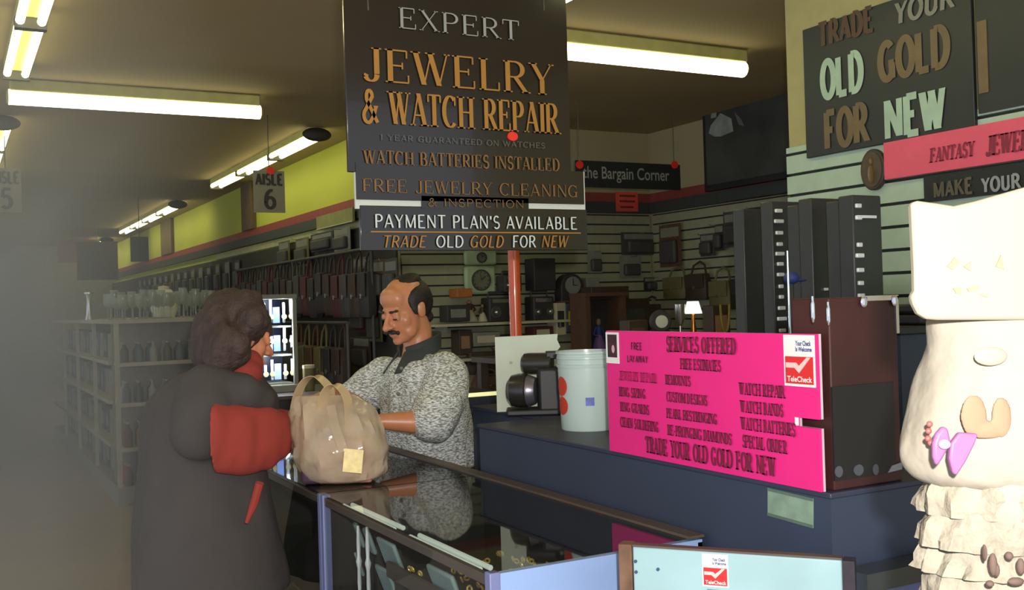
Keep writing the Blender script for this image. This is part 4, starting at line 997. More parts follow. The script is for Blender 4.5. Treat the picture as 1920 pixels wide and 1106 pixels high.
# ================================================================== goods about the shop
def shade(n, c, **k): return M('goods_'+n, c, k.pop('rough', .6), **k)
K = dict(black=shade('black', (52, 50, 48)), char=shade('charcoal', (70, 68, 64)), brown=shade('brown', (92, 66, 48)), dbrown=shade('dark_brown', (66, 50, 40)), olive=shade('olive', (104, 98, 62)), cream=shade('cream', (186, 180, 148)),
         grey=shade('grey', (128, 128, 116)), orange=shade('orange', (178, 104, 46)), blue=shade('blue', (48, 62, 128)), yellow=shade('yellow', (200, 176, 48)), red=shade('red', (136, 52, 44)), maroon=shade('maroon', (84, 40, 40)), lgreen=shade('pale_green', (170, 190, 150)), teal=shade('teal', (70, 84, 88)), tan=shade('tan', (146, 112, 78)), white=shade('white', (206, 206, 190)), purple=shade('purple', (120, 92, 150)), silver=shade('silver', (196, 196, 190), rough=.25, metal=.9))
class Fr:
    def __init__(s, p, n): s.p = V(p); s.N = V(n).normalized(); s.U = V((-s.N.y, s.N.x, 0)); 
    def box(s, mb, u0, u1, w0, w1, z0, z1): return mb.frame_box(s.p, s.U, s.N, ZUP, u0, u1, w0, w1, z0, z1)
    def P(s, u, w, z): return s.p+s.U*u+s.N*w+ZUP*z
SOUTH, WEST = V((0, -1, 0)), V((-1, 0, 0))
def locate(px0, px1, py0, py1, wall, off=0., depth=None):
    """base point, facing, width and height of a thing seen between these sight lines and standing against that wall"""
    if wall == 'back': f = lambda x, y: onY(x, y, (YB if depth is None else depth)-.045-off); n = SOUTH
    elif wall == 'recess': f = lambda x, y: onX(x, y, XR-.045-off); n = WEST
    elif wall == 'near': f = lambda x, y: onX(x, y, XN-.045-off); n = WEST
    elif wall == 'yellow': f = lambda x, y: onX(x, y, XL-.03-off); n = WEST
    m_ = (px0+px1)/2; a = f(px0, py1); b = f(px1, py1); c = f(m_, py1); d = f(m_, py0)
    return c, n, abs((b-a).length), d.z-c.z
def carton(pos, label, col, lab='cream', dep=.16, name='carton', group=None):
    p, n, w, h = pos; F = Fr(p, n); t = thing(name, label, name.replace('_', ' '), p, group)
    part(t, 'box', F.box(MB(), -w/2, w/2, 0, dep, 0, h), K[col], bev=.006)
    if lab: part(t, 'printed_panel', F.box(MB(), -w*.36, w*.30, dep, dep+.003, h*.25, h*.75), K[lab])
    return t
def handbag(pos, label, col, group=None, dep=.10, name='handbag'):
    p, n, w, h = pos; F = Fr(p, n); t = thing(name, label, name.replace('_', ' '), p, group); bh = h*.68
    rg = [[F.P(u*w*sx, dep*.55+v*dep*.5*sx, z) for u, v in ((-.5, -.6), (-.35, -1), (.35, -1), (.5, -.6), (.5, .6), (.35, 1), (-.35, 1), (-.5, .6))] for z, sx in ((0, .86), (bh*.12, 1), (bh*.6, .97), (bh, .80))]
    part(t, 'bag_body', MB().loft(rg), K[col])
    part(t, 'flap', F.box(MB(), -w*.42, w*.42, dep*1.02, dep*1.10, bh*.45, bh*.98), K[col], bev=.006)
    part(t, 'clasp', F.box(MB(), -.012, .012, dep*1.10, dep*1.16, bh*.42, bh*.52), K['silver'])
    part(t, 'strap', MB().tube([F.P(-w*.36, dep*.5, bh*.95), F.P(-w*.26, dep*.4, h*.9), F.P(0, dep*.3, h), F.P(w*.26, dep*.4, h*.9), F.P(w*.36, dep*.5, bh*.95)], .010, 8), K[col])
    return t
def radio(pos, label, col='black', dep=.16):
    p, n, w, h = pos; F = Fr(p, n); t = thing('radio', label, 'radio', p); bh = h*.82
    part(t, 'case', F.box(MB(), -w/2, w/2, 0, dep, 0, bh), K[col], bev=.012)
    for s in (-1, 1):
        sp = part(t, 'speaker', MB().lathe(F.P(s*w*.29, dep, bh*.40), [(.001, 0), (min(w*.17, bh*.34), 0), (min(w*.17, bh*.34), .008), (min(w*.14, bh*.28), .012), (.02, .004), (.001, .004)], 20, n), K['char'])
        part(sp, 'speaker_dome', MB().ell(F.P(s*w*.29, dep+.008, bh*.40), .022, .022, .022), K['silver'])
    part(t, 'tuner_panel', F.box(MB(), -w*.4, w*.4, dep, dep+.006, bh*.78, bh*.93), K['silver'])
    part(t, 'carry_handle', MB().tube([F.P(-w*.4, dep*.5, bh*.98), F.P(-w*.38, dep*.5, h), F.P(w*.38, dep*.5, h), F.P(w*.4, dep*.5, bh*.98)], .009, 8), K['char'])
    return t
def clock(pos, label, col='lgreen'):
    p, n, w, h = pos; F = Fr(p, n); t = thing('wall_clock', label, 'clock', p)
    part(t, 'case', F.box(MB(), -w/2, w/2, 0, .05, 0, h), K[col], bev=.02); r = min(w, h)*.34; c = F.P(0, .05, h/2)
    part(t, 'rim', MB().lathe(c, [(r*.96, -.002), (r*1.10, -.002), (r*1.10, .014), (r*.98, .014), (r*.96, 0)], 32, n), K['char'])
    d = part(t, 'dial', MB().lathe(c, [(.001, 0), (r*.97, 0), (r*.97, .004), (.001, .005)], 32, n), shade('dial', (112, 116, 92)))
    mb = MB(); mb.tube([c+n*.008, c+n*.008+ZUP*r*.4+F.U*r*.45], .005, 6); mb.tube([c+n*.010, c+n*.010+ZUP*r*.7-F.U*r*.15], .004, 6); part(d, 'hands', mb, K['char'])
    for a in range(12):
        mb = MB() if a == 0 else mb
        q = R(30*a); mb.ell(c+n*.006+(F.U*math.cos(q)+ZUP*math.sin(q))*r*.85, .006, seg=6, rows=5)
    part(d, 'hour_marks', mb, K['char'])
    return t
def mantel(pos, label, col='black'):
    p, n, w, h = pos; F = Fr(p, n); t = thing('mantel_clock', label, 'clock', p)
    pl = Plate(p, F.U); poly = [(-w/2, h*.08), (w/2, h*.08), (w/2, h*.55)]+[(w/2*math.cos(R(a)), h*.55+h*.45*math.sin(R(a))) for a in range(15, 180, 15)]+[(-w/2, h*.55)]
    part(t, 'case', pl.poly(MB(), poly, 0, .12), K[col], bev=.006); part(t, 'plinth', F.box(MB(), -w*.58, w*.58, -.01, .14, 0, h*.08), K['brown'], bev=.004)
    mb = MB(); pl.disc(mb, (0, h*.60), w*.33, .12, .128); part(t, 'dial', mb, K['grey'])
    mb = MB(); pl.rect(mb, (-.004, h*.6), (.004, h*.6+w*.25), .128, .132); pl.rect(mb, (0, h*.6-.004), (w*.18, h*.6+.004), .128, .132); part(t, 'hands', mb, K['black'])
    return t
def figurine(pos, label, c1='cream', c2='maroon'):
    p, n, w, h = pos; t = thing('figurine', label, 'figurine', p+n*.06); c = p+n*.06; r = w/2
    part(t, 'skirt', MB().lathe(c, [(.001, 0), (r, 0), (r*.9, h*.12), (r*.55, h*.4), (r*.3, h*.55), (.001, h*.56)], 20), K[c1])
    part(t, 'bodice', MB().limb([c+ZUP*h*.52, c+ZUP*h*.72], [r*.34, r*.40]), K[c2]); part(t, 'head', MB().ell(c+ZUP*h*.88, r*.30, r*.30, h*.11), K['tan'])
    mb = MB(); U = V((-n.y, n.x, 0))
    for s in (-1, 1): mb.limb([c+ZUP*h*.74+U*s*r*.4, c+ZUP*h*.55+U*s*r*.75, c+ZUP*h*.48+U*s*r*.35+n*r*.4], [r*.14, r*.12, r*.09], 8)
    part(t, 'arms', mb, K[c2]); return t
def blister(pos, label, col, group=None):
    p, n, w, h = pos; F = Fr(p, n); t = thing('hanging_package', label, 'package', p, group)
    part(t, 'card', F.box(MB(), -w/2, w/2, .02, .026, 0, h), K[col]); part(t, 'bubble', F.box(MB(), -w*.36, w*.36, .026, .07, h*.08, h*.62), K['char'], bev=.015)
    part(t, 'header', F.box(MB(), -w*.42, w*.42, .026, .029, h*.70, h*.92), K['grey']); part(t, 'hook', MB().tube([F.P(0, -.0, h*.95), F.P(0, .12, h*.95), F.P(0, .125, h)], .003, 6), K['silver'])
    return t
# -- back wall shelves
def shelf(px0, px1, py, label, wall='back', dep=.26):
    p, n, w, h = locate(px0, px1, py-3, py+3, wall); F = Fr(p, n); t = thing('wall_shelf', label, 'shelf', p)
    part(t, 'board', F.box(MB(), -w/2, w/2, .002, dep, 0, .022), K['cream'], bev=.003)
    for s in (-1, 1): part(t, 'bracket', MB().frame_box(p, F.U, F.N, ZUP, s*w*.42-.008, s*w*.42+.008, 0.002, dep*.8, -.05, 0), K['grey'])
    return p.z+.022
shelf(800, 1050, 605, 'long pale shelf on the back wall behind the man and the orange red pole')
shelf(800, 1060, 668, 'lower pale shelf on the back wall beneath the long shelf')
L = locate
clock(L(868, 928, 470, 497, 'back'), 'pale green square clock half hidden under the tall black sign')
clock(L(869, 926, 499, 552, 'back'), 'pale green square wall clock with a round dark rim, hanging fully in view')
carton(L(842, 870, 542, 558, 'back'), 'small orange carton above the shelf next to the pale square clock', 'orange', None)
carton(L(824, 866, 572, 603, 'back'), 'dark flat carton on the long shelf beside the head of the man', 'black', 'grey')
figurine(L(861, 889, 562, 603, 'back'), 'cream skirted figurine with a maroon top on the long shelf')
figurine(L(890, 908, 570, 603, 'back', .03), 'slim figurine with a dark top beside the cream skirted one', 'cream', 'dbrown')
radio(L(902, 960, 548, 603, 'back'), 'black portable radio on the long shelf left of the orange red pole')
radio(L(984, 1022, 546, 603, 'back'), 'black portable radio with shiny speakers right of the orange red pole')
radio(L(930, 962, 510, 548, 'back', .02), 'small black radio stacked above the other beside the pole', 'char')
carton(L(985, 1025, 486, 545, 'back', 0), 'dark grey carton hanging above the radio right of the pole', 'black', None)
carton(L(984, 1020, 612, 632, 'back'), 'maroon carton with a cream panel under the long shelf by the pole', 'maroon', 'cream')
carton(L(872, 922, 622, 648, 'back', 0), 'grey carton on the lower shelf right of the man', 'grey', 'cream')
carton(L(846, 870, 618, 664, 'back', 0), 'dark brown upright carton on the lower shelf next to the shoulder of the man', 'dbrown', 'tan')
handbag(L(868, 932, 640, 700, 'back', .1), 'dark brown handbag low behind the man next to the white board', 'dbrown')
handbag(L(880, 936, 690, 736, 'back', .2), 'tan and brown bag below the dark handbag behind the man', 'brown')
mantel(L(1040, 1082, 514, 568, 'back', .05), 'black arched mantel clock with a grey dial on the back wall')
carton(L(1082, 1106, 522, 548, 'back'), 'small grey carton right of the arched mantel clock', 'grey', None)
carton(L(1026, 1044, 568, 628, 'back', .04), 'narrow upright cream carton below the arched mantel clock', 'cream', 'black')
carton(L(1044, 1076, 570, 622, 'back', .05), 'teal grey carton with a yellow panel beside the narrow cream carton', 'teal', 'yellow')
# dark doll cabinet
p, n, w, h = L(1076, 1142, 556, 662, 'back', .35); F = Fr(p, n)
t = thing('display_cabinet', 'dark wooden open cabinet holding a doll with a blue top', 'cabinet', p)
part(t, 'back_board', F.box(MB(), -w/2, w/2, 0, .02, 0, h), K['black']); 
for s in (-1, 1): part(t, 'side_board', F.box(MB(), s*w/2-.022, s*w/2+.022, 0, .24, 0, h), K['brown'])
part(t, 'pedestal', F.box(MB(), -w/2+.01, w/2-.01, .01, .23, -p.z, -.03), K['black']); part(t, 'top_board', F.box(MB(), -w/2-.03, w/2+.03, -.0, .26, h, h+.03), K['brown']); part(t, 'bottom_board', F.box(MB(), -w/2, w/2, 0, .24, -.03, 0), K['brown'])
figurine((p+n*.06, n, w*.40, h*.62), 'small doll with a blue top and purple skirt in the dark wooden cabinet', 'purple', 'blue')
shelf(1100, 1230, 640, 'dark end shelf on the back wall under the wooden cabinet')
carton(L(1090, 1160, 538, 562, 'back', .3), 'long dark brown carton on top of the wooden cabinet', 'dbrown', None)
carton(L(1150, 1200, 560, 636, 'back', .1), 'dark brown carton standing right of the wooden cabinet', 'dbrown', 'char')
carton(L(1128, 1160, 590, 612, 'back', .25), 'olive carton with a pale panel just above the pink board', 'char', 'grey')
# hung goods on the back wall and the recessed wall
for args, lab, col in (((1163, 1228, 436, 478), 'wide dark package hung on the slats under the orange notice', 'char'), ((1160, 1200, 480, 520), 'short dark package hung below the wide dark package', 'grey'), ((1205, 1232, 520, 545), 'small black package near the corner of the slatted walls', 'black'), ((1100, 1126, 470, 512), 'pale cream package hung right of the black sign', 'grey')):
    blister(L(*args, 'back'), lab, col)
for args, lab, col in (((1242, 1282, 420, 500), 'tall brown package hung near the corner on the recessed wall', 'brown'), ((1318, 1345, 438, 480), 'dark package with a pale header hung mid wall', 'char'), ((1346, 1362, 420, 470), 'thin dark package hung beside the pale headed one', 'black'), ((1362, 1400, 396, 462), 'tall charcoal package hung high on the recessed wall', 'char'), ((1402, 1450, 388, 470), 'widest charcoal package hung high on the recessed wall', 'black')):
    blister(L(*args, 'recess'), lab, col)
for args, lab, col in (((1258, 1300, 500, 560), 'olive brown handbag hung low on the recessed wall near the corner', 'olive'), ((1300, 1340, 490, 562), 'dark brown handbag hung next to the olive brown one', 'dbrown'), ((1345, 1385, 500, 580), 'olive handbag with a long strap in the middle of the recessed wall', 'olive'), ((1388, 1428, 496, 575), 'black handbag hung right of the long strapped olive one', 'black'), ((1428, 1470, 500, 585), 'charcoal handbag hung at the end by the gleaming rod', 'char'), ((1200, 1240, 556, 600), 'dark brown handbag in the corner above the pink board', 'dbrown')):
    handbag(L(*args, 'recess' if args[0] > 1240 else 'back'), lab, col)
# counter goods just behind the pink board
tbl = thing('goods_table', 'dark table of small goods behind the pink board', 'table', (3.6, 5.2, 0))
part(tbl, 'table_top', MB().box(2.7, 4.9, 4.7, 5.5, 1.16, 1.19), K['dbrown'])
for x in (2.75, 4.85):
    for y in (4.75, 5.45): part(tbl, 'leg', MB().box(x-.025, x+.025, y-.025, y+.025, 0, 1.16), K['dbrown'])
def ontable(px, py0, py1, Y=5.0): a = onY(px, py1, Y); b = onY(px, py0, Y); a.z = 1.19; return a, b.z-1.19
p, h = ontable(1238, 566, 598); t = thing('alarm_clock', 'small black alarm clock with a pale oval face above the pink board', 'clock', p)
part(t, 'case', MB().lathe(p+ZUP*h*.6, [(.001, -.03), (h*.20, -.03), (h*.24, 0), (h*.20, .02), (.001, .02)], 20, (-.35, -1, 0)), K['black']); part(t, 'face', MB().lathe(p+ZUP*h*.6+V((-.006, -.021, 0)), [(.001, 0), (h*.13, 0), (h*.13, .004), (.001, .005)], 20, (-.35, -1, 0)), K['white']); part(t, 'foot', MB().box(p.x-.05, p.x+.05, p.y-.02, p.y+.04, 1.19, 1.19+h*.42), K['black'])
p, h = ontable(1276, 566, 630); t = thing('trophy_cup', 'slim silver cup standing left of the bright brass lamp', 'cup', p)
part(t, 'cup', MB().lathe(p+ZUP*h*.5, [(.001, 0), (.012, 0), (.03, h*.15), (.035, h*.45), (.03, h*.45), (.001, h*.1)], 20), K['silver']); part(t, 'stem', MB().lathe(p, [(.001, 0), (.035, 0), (.03, .02), (.008, h*.1), (.008, h*.5), (.001, h*.5)], 16), K['silver'])
p, h = ontable(1301, 562, 630); t = thing('table_lamp', 'small brass lamp with a glaring white shade behind the pink board', 'lamp', p)
part(t, 'shade', MB().lathe(p+ZUP*h*.72, [(.055, 0), (.035, h*.25), (.033, h*.25), (.052, 0)], 24), M('glaring_shade', (240, 240, 240), .3, emit=1.2)); part(t, 'stem', MB().lathe(p, [(.001, 0), (.045, 0), (.04, .015), (.015, .05), (.02, h*.3), (.01, h*.6), (.008, h*.9), (.001, h*.9)], 18), M('amber_brass', (176, 108, 40), .25, metal=.9))
p, h = ontable(1290, 612, 640, 4.85); carton((p, SOUTH, .09, .05), 'tiny pale carton peeping over the top edge of the pink board', 'cream', 'black', dep=.05); 
p, h = ontable(1318, 612, 640, 4.85); carton((p+V((.05, 0, 0)), SOUTH, .10, .045), 'tiny orange carton peeping over the top edge of the pink board', 'orange', 'yellow', dep=.05)
p, h = ontable(1360, 568, 600); t = thing('horseshoe_ornament', 'yellow curved ornament among the dark goods on the recessed side', 'ornament', p)
part(t, 'curve', MB().tube([p+ZUP*h*(.35+.62*(1-math.sin(R(a))) )+V((.035*math.cos(R(a)), 0, 0)) for a in range(0, 181, 15)], .008, 8), M('dull_yellow', (128, 116, 40), .6)); part(t, 'foot', MB().lathe(p, [(.001, 0), (.03, 0), (.01, .03), (.008, h*.36), (.001, h*.36)], 14), K['olive'])
for k, (px, lab, c) in enumerate(((1335, 'upright dark wooden box behind the glaring lamp', 'dbrown'), (1400, 'dark wooden box with a reddish panel behind the pink board', 'maroon'), (1440, 'dark box nearest the gleaming rod behind the pink board', 'black'), (1180, 'low dark wooden box at the end of the goods table', 'dbrown'))):
    p, h = ontable(px, 572 if k < 3 else 600, 640, 5.2); carton((p, SOUTH, .14, h), lab, c, ('tan', 'red', 'char', 'brown')[k], dep=.1, name='wooden_box')
# ---- watch towers in front of the pale slats
wt = thing('tower_table', 'dark table carrying the black watch towers', 'table', (2.95, 2.9, 0)); part(wt, 'table_top', MB().box(2.55, 3.45, 2.4, 3.7, 1.22, 1.25), K['black'])
for x in (2.6, 3.4):
    for y in (2.46, 3.64): part(wt, 'leg', MB().box(x-.025, x+.025, y-.025, y+.025, 0, 1.22), K['black'])
tw_m = M('smoked_panel', (54, 56, 54), .4)
brw = M('bright_watch_metal', (240, 244, 246), .3, metal=.2)
def tower(px0, px1, py0, Y, label, cols, n=14, bars=()):
    a = onY(px0, 560, Y); b = onY(px1, 560, Y); top = onY((px0+px1)/2, py0, Y).z; z0 = 1.25
    t = thing('watch_tower', label, 'watch display', ((a.x+b.x)/2, Y, z0)); 
    part(t, 'panel', MB().box(a.x, b.x, Y, Y+.07, z0+.02, top), tw_m, bev=.006); part(t, 'foot', MB().box(a.x-.02, b.x+.02, Y-.03, Y+.10, z0, z0+.02), K['black'], bev=.003)
    for c in cols:
        w = (b.x-a.x); x = a.x+w*c
        for i in range(n):
            z = z0+.06+(top-z0-.10)*i/(n-1)+rnd.uniform(-.006, .006)
            if rnd.random() < .12: continue
            hw = rnd.uniform(.012, .026)
            part(t, 'watch', MB().box(x-hw, x+hw, Y-.012, Y-.001, z-.008, z+.008), brw, bev=.003)
    for c0, c1, fz in bars: part(t, 'chrome_bar', MB().box(a.x+(b.x-a.x)*c0, a.x+(b.x-a.x)*c1, Y-.010, Y-.001, z0+(top-z0)*fz, z0+(top-z0)*fz+.010), brw)
tower(1398, 1458, 392, 3.5, 'leftmost black watch tower next to the recessed wall', (), 0)
tower(1452, 1512, 378, 3.3, 'black watch tower with one bright column of watches', (.18,), 13)
tower(1503, 1534, 384, 3.15, 'slim black watch tower between the two wide ones', (.4,), 6)
tower(1526, 1588, 372, 3.0, 'plain black watch tower with faint bars', (), 0, ((.3, .9, .35), (.3, .85, .42)))
tower(1579, 1612, 376, 2.85, 'narrow black watch tower with a column of small watches', (.5,), 20)
tower(1604, 1658, 366, 2.7, 'tallest black watch tower with two chrome bars at the pale slats', (.15,), 12, ((.1, .75, .86), (.2, .85, .12)))
p = onY(1484, 521, 2.95); t = thing('cap', 'deep blue cap on a peg by the gleaming rod', 'cap', (p.x, p.y, p.z-.05)); part(t, 'crown', MB().ell(p, .03, .03, .024), K['blue']); part(t, 'brim', MB().ell(p+V((.03, -.015, -.01)), .025, .025, .005), K['blue'])
part(t, 'peg', MB().tube([(p.x, p.y, 1.25), (p.x, p.y, p.z)], .008, 8), K['black'])

# ---- lit watch tower behind the woman
a = onY(452, 752, 6.6); b = onY(556, 752, 6.6); zt = onY(520, 552, 6.6).z; z0 = .97; w = b.x-a.x
lt = thing('lit_watch_case', 'lit three-tier glass watch case gleaming blue white behind the woman', 'display case', ((a.x+b.x)/2, 6.6, z0))
part(lt, 'base', MB().box(a.x-.02, b.x+.01, 6.55, 6.95, z0, z0+.05), K['grey'], bev=.006); part(lt, 'cap', MB().box(a.x-.02, b.x+.01, 6.55, 6.95, zt-.03, zt), K['grey'], bev=.006)
for x in (a.x, b.x-.02): part(lt, 'post', MB().box(x, x+.025, 6.56, 6.585, z0+.05, zt-.03), K['grey'])
part(lt, 'back_panel', MB().box(a.x, b.x, 6.90, 6.92, z0+.05, zt-.03), M('night_blue_lining', (34, 38, 66), .3)); part(lt, 'glass_front', MB().box(a.x+.025, b.x-.02, 6.565, 6.57, z0+.05, zt-.03), gls)
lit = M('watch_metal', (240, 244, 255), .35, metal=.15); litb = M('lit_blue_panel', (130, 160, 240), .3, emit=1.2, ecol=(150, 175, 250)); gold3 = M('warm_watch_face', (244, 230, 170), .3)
H = zt-.03-z0-.05
for tier in range(3):
    zz = z0+.05+H*tier/3; part(lt, 'tier', MB().box(a.x+.02, b.x-.02, 6.6, 6.88, zz, zz+.012), K['grey'])
    for i, fx in enumerate((.32, .48, .60, .72, .84, .97)):
        x = a.x+w*fx; h = H/3*.72
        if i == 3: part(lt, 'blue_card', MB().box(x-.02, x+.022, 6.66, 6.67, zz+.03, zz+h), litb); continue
        wp = part(lt, 'watch', MB().box(x-.008, x+.008, 6.63, 6.645, zz+.03+.02*(i % 2), zz+.03+h*(1.25-.25*((i*2+tier) % 3))), lit, bev=.004)
        part(wp, 'watch_face', MB().lathe((x, 6.628, zz+.03+h*(.3 if tier != 1 else .5)), [(.001, -.004), (.017, -.004), (.017, .004), (.001, .005)], 16, (0, -1, 0)), gold3)
for tier in range(3):
    for sx in (.35, .8):
        lp = bpy.data.lights.new('case_lamp', 'POINT'); lp.energy = 2.0; lp.color = (.82, .88, 1); lp.shadow_soft_size = .012; lo = bpy.data.objects.new('case_lamp', lp); COL.objects.link(lo); lo.parent = lt; lo.location = V((w*(sx-.5), -.012, .05+H*(tier+.93)/3-.012))
# green candle jar beside it
p = onY(579, 712, 6.6); t = thing('jar', 'small olive green jar beside the lit watch case', 'jar', (p.x, 6.6, .97)); part(t, 'body', MB().lathe((p.x, 6.6, .97), [(.001, 0), (.035, 0), (.038, .02), (.038, onY(579, 690, 6.6).z-.97), (.001, onY(579, 690, 6.6).z-.97)]), K['olive']); part(t, 'lid', MB().lathe((p.x, 6.6, onY(579, 690, 6.6).z), [(.001, 0), (.04, 0), (.04, .02), (.001, .02)]), K['cream'])

# ---- yellow wall: sign, hanging bags and stock below the band
p, n, w, h = L(596, 664, 398, 424, 'yellow', .03); F = Fr(p, n); t = thing('department_sign', 'pale green department plaque on the yellow wall beside the tall black sign', 'sign', p)
part(t, 'panel', F.box(MB(), -w/2, w/2, 0, .02, 0, h), shade('plaque', (140, 140, 84))); part(t, 'edge', F.box(MB(), -w/2, w/2, .02, .026, 0, h*.08), K['cream'])
cols = ['black', 'dbrown', 'char', 'brown', 'maroon', 'olive']
Xh = XL-.14
rail = thing('hanging_rail', 'long rail of dark hanging bags along the lower yellow wall', 'rail', (Xh, 9.4, 0)); part(rail, 'bar', MB().tube([(Xh, 7.9, 1.98), (Xh, 12.4, 1.98)], .014, 10), K['char'])
for y in (7.92, 10.1, 12.38): part(rail, 'upright', MB().tube([(Xh, y, 0), (Xh, y, 1.98)], .014, 8), K['char'])
rail2 = thing('hanging_rail', 'lower rail of dark hanging bags along the yellow wall', 'rail', (Xh-.22, 9.4, 0)); part(rail2, 'bar', MB().tube([(Xh-.22, 7.9, 1.38), (Xh-.22, 12.4, 1.38)], .014, 10), K['char'])
for y in (7.92, 12.38): part(rail2, 'upright', MB().tube([(Xh-.22, y, 0), (Xh-.22, y, 1.38)], .014, 8), K['char'])
protos = [handbag(((V((Xh+.05, 8.0, 1.42))), WEST, .20, .54), 'long dark tote hanging from the upper rail on the yellow wall', c, 'totes on the upper rail', dep=.11, name='tote_bag') for c in ('black', 'dbrown', 'char', 'maroon')]
i = 0; y = 8.0
while y < 12.3:
    if i < 4: protos[i].location = (Xh+.05, y, 1.42)
    else: copy_thing(protos[(i*7+i//3) % 4], (Xh+.05, y, 1.42+.02*(i % 3)))
    i += 1; y += .225
protos = [handbag(((V((Xh-.17, 8.0, .80))), WEST, .21, .56), 'long dark tote hanging from the lower rail on the yellow wall', c, 'totes on the lower rail', dep=.11, name='tote_bag') for c in ('dbrown', 'black', 'olive', 'brown')]
i = 0; y = 8.05
while y < 12.3:
    if i < 4: protos[i].location = (Xh-.17, y, .80)
    else: copy_thing(protos[(i*5+i//2) % 4], (Xh-.17, y, .80+.02*(i % 2)))
    i += 1; y += .235
for (a0, a1, b0, b1, lab, c) in ((668, 698, 482, 540, 'olive bundle hung just left of the head of the man', 'olive'), (700, 728, 486, 560, 'brown bundle hung behind the forehead of the man', 'brown'), (664, 694, 548, 622, 'maroon bundle hung left of the face of the man', 'maroon'), (698, 722, 566, 640, 'dark olive bundle hung beside the nose of the man', 'olive'), (668, 700, 630, 690, 'brown bundle hung low over the far shoulder of the man', 'dbrown'), (728, 752, 484, 560, 'charcoal bundle hung behind the hair of the man', 'char')):
    blister(L(a0, a1, b0, b1, 'yellow', .02), lab, c)
# packages pegged above the rail and further along
pr = [blister(((V((XL-.03, 12.6, 1.75))), WEST, .22, .36), 'dark package pegged on the far stretch of the yellow wall', c, 'packages on the far yellow wall') for c in ('char', 'grey', 'olive', 'black')]
i = 0
for row, z in enumerate((1.76, 1.32, .88)):
    y = 12.7
    while y < 20:
        if i < 4: pr[i].location = (XL-.03, y, z)
        else: copy_thing(pr[(i*5+i//4) % 4], (XL-.03, y, z))
        i += 1; y += .52
for (a0, a1, b0, b1, lab, c) in ((588, 630, 436, 470, 'black package under the plaque on the yellow wall', 'black'), (632, 662, 428, 470, 'grey package next to the tall black sign on the yellow wall', 'grey'), (560, 584, 446, 500, 'yellowish long package hung under the pale strip', 'olive'), (528, 548, 452, 500, 'second yellowish package hung under the pale strip', 'olive')):
    blister(L(a0, a1, b0, b1, 'yellow', .02), lab, c)

# ---- gondola of glassware behind the woman
g0 = onZ(222, 915, .14); GX, GY = g0.x, g0.y; GW = .95; GL_ = 5.5; ztop = onY(222, 600, GY).z
shelf_m = M('grey_shelf_steel', (150, 146, 128), .6); side_m = M('shelf_side', (128, 124, 110), .7)
gd = thing('gondola_shelf', 'tall grey store shelving unit behind the woman with glassware on top', 'shelving', (GX+GW/2, GY+GL_/2, 0))
part(gd, 'base', MB().box(GX, GX+GW, GY, GY+GL_, 0, .14), side_m); part(gd, 'spine', MB().box(GX+GW/2-.02, GX+GW/2+.02, GY+.36, GY+GL_, .14, ztop-.02), side_m); part(gd, 'end_back', MB().box(GX+.02, GX+GW-.02, GY+.34, GY+.36, .14, ztop-.02), side_m)
part(gd, 'top_board', MB().box(GX-.01, GX+GW+.01, GY-.01, GY+GL_, ztop-.03, ztop), shelf_m)
for x in (GX, GX+GW-.03): part(gd, 'upright', MB().box(x, x+.035, GY, GY+.03, .14, ztop-.03), shelf_m)
for x in (GX, ):
    for k in range(1, 4): part(gd, 'upright', MB().box(x, x+.03, GY+k*1.4, GY+k*1.4+.035, .14, ztop-.03), shelf_m)
zs = [onY(300, y, GY).z for y in (835, 752, 677)]
zs = [.14]+zs
for z in zs[1:]:
    part(gd, 'end_shelf', MB().box(GX+.035, GX+GW-.03, GY, GY+.34, z-.03, z), shelf_m); part(gd, 'side_shelf', MB().box(GX, GX+GW/2-.02, GY+.4, GY+GL_, z-.03, z), shelf_m)
clearg = M('clear_glassware', (150, 158, 140), .08, var=.02, alpha=.35)
def goblet(loc, label, group):
    t = thing('goblet', label, 'goblet', loc, group); c = V(loc)
    part(t, 'bowl', MB().lathe(c+ZUP*.09, [(.004, 0), (.03, .02), (.038, .06), (.034, .11), (.032, .11), (.035, .06), (.027, .022), (.001, .006)], 14), clearg); part(t, 'foot', MB().lathe(c, [(.001, 0), (.032, 0), (.028, .006), (.005, .015), (.004, .09), (.001, .09)], 12), clearg); return t
gp = goblet((GX+.08, GY+.08, ztop), 'clear stemmed goblet lined up on top of the grey shelving', 'goblets on the shelving top')
for i in range(44):
    if i == 0: continue
    x = GX+.08+.115*(i % 8); y = GY+.08+.19*(i//8); copy_thing(gp, (x+rnd.uniform(-.02, .02), y, ztop), 0, scale=(1, 1, rnd.uniform(.85, 1.25)))
def jar(loc, label, group, col, h=.17):
    t = thing('bottle', label, 'bottle', loc, group); c = V(loc); part(t, 'body', MB().lathe(c, [(.001, 0), (.032, 0), (.034, .01), (.034, h*.6), (.014, h*.78), (.014, h*.9), (.001, h*.9)], 14), K[col]); part(t, 'cap', MB().lathe(c+ZUP*h*.9, [(.001, 0), (.016, 0), (.016, h*.1), (.001, h*.1)], 12), K['grey']); return t
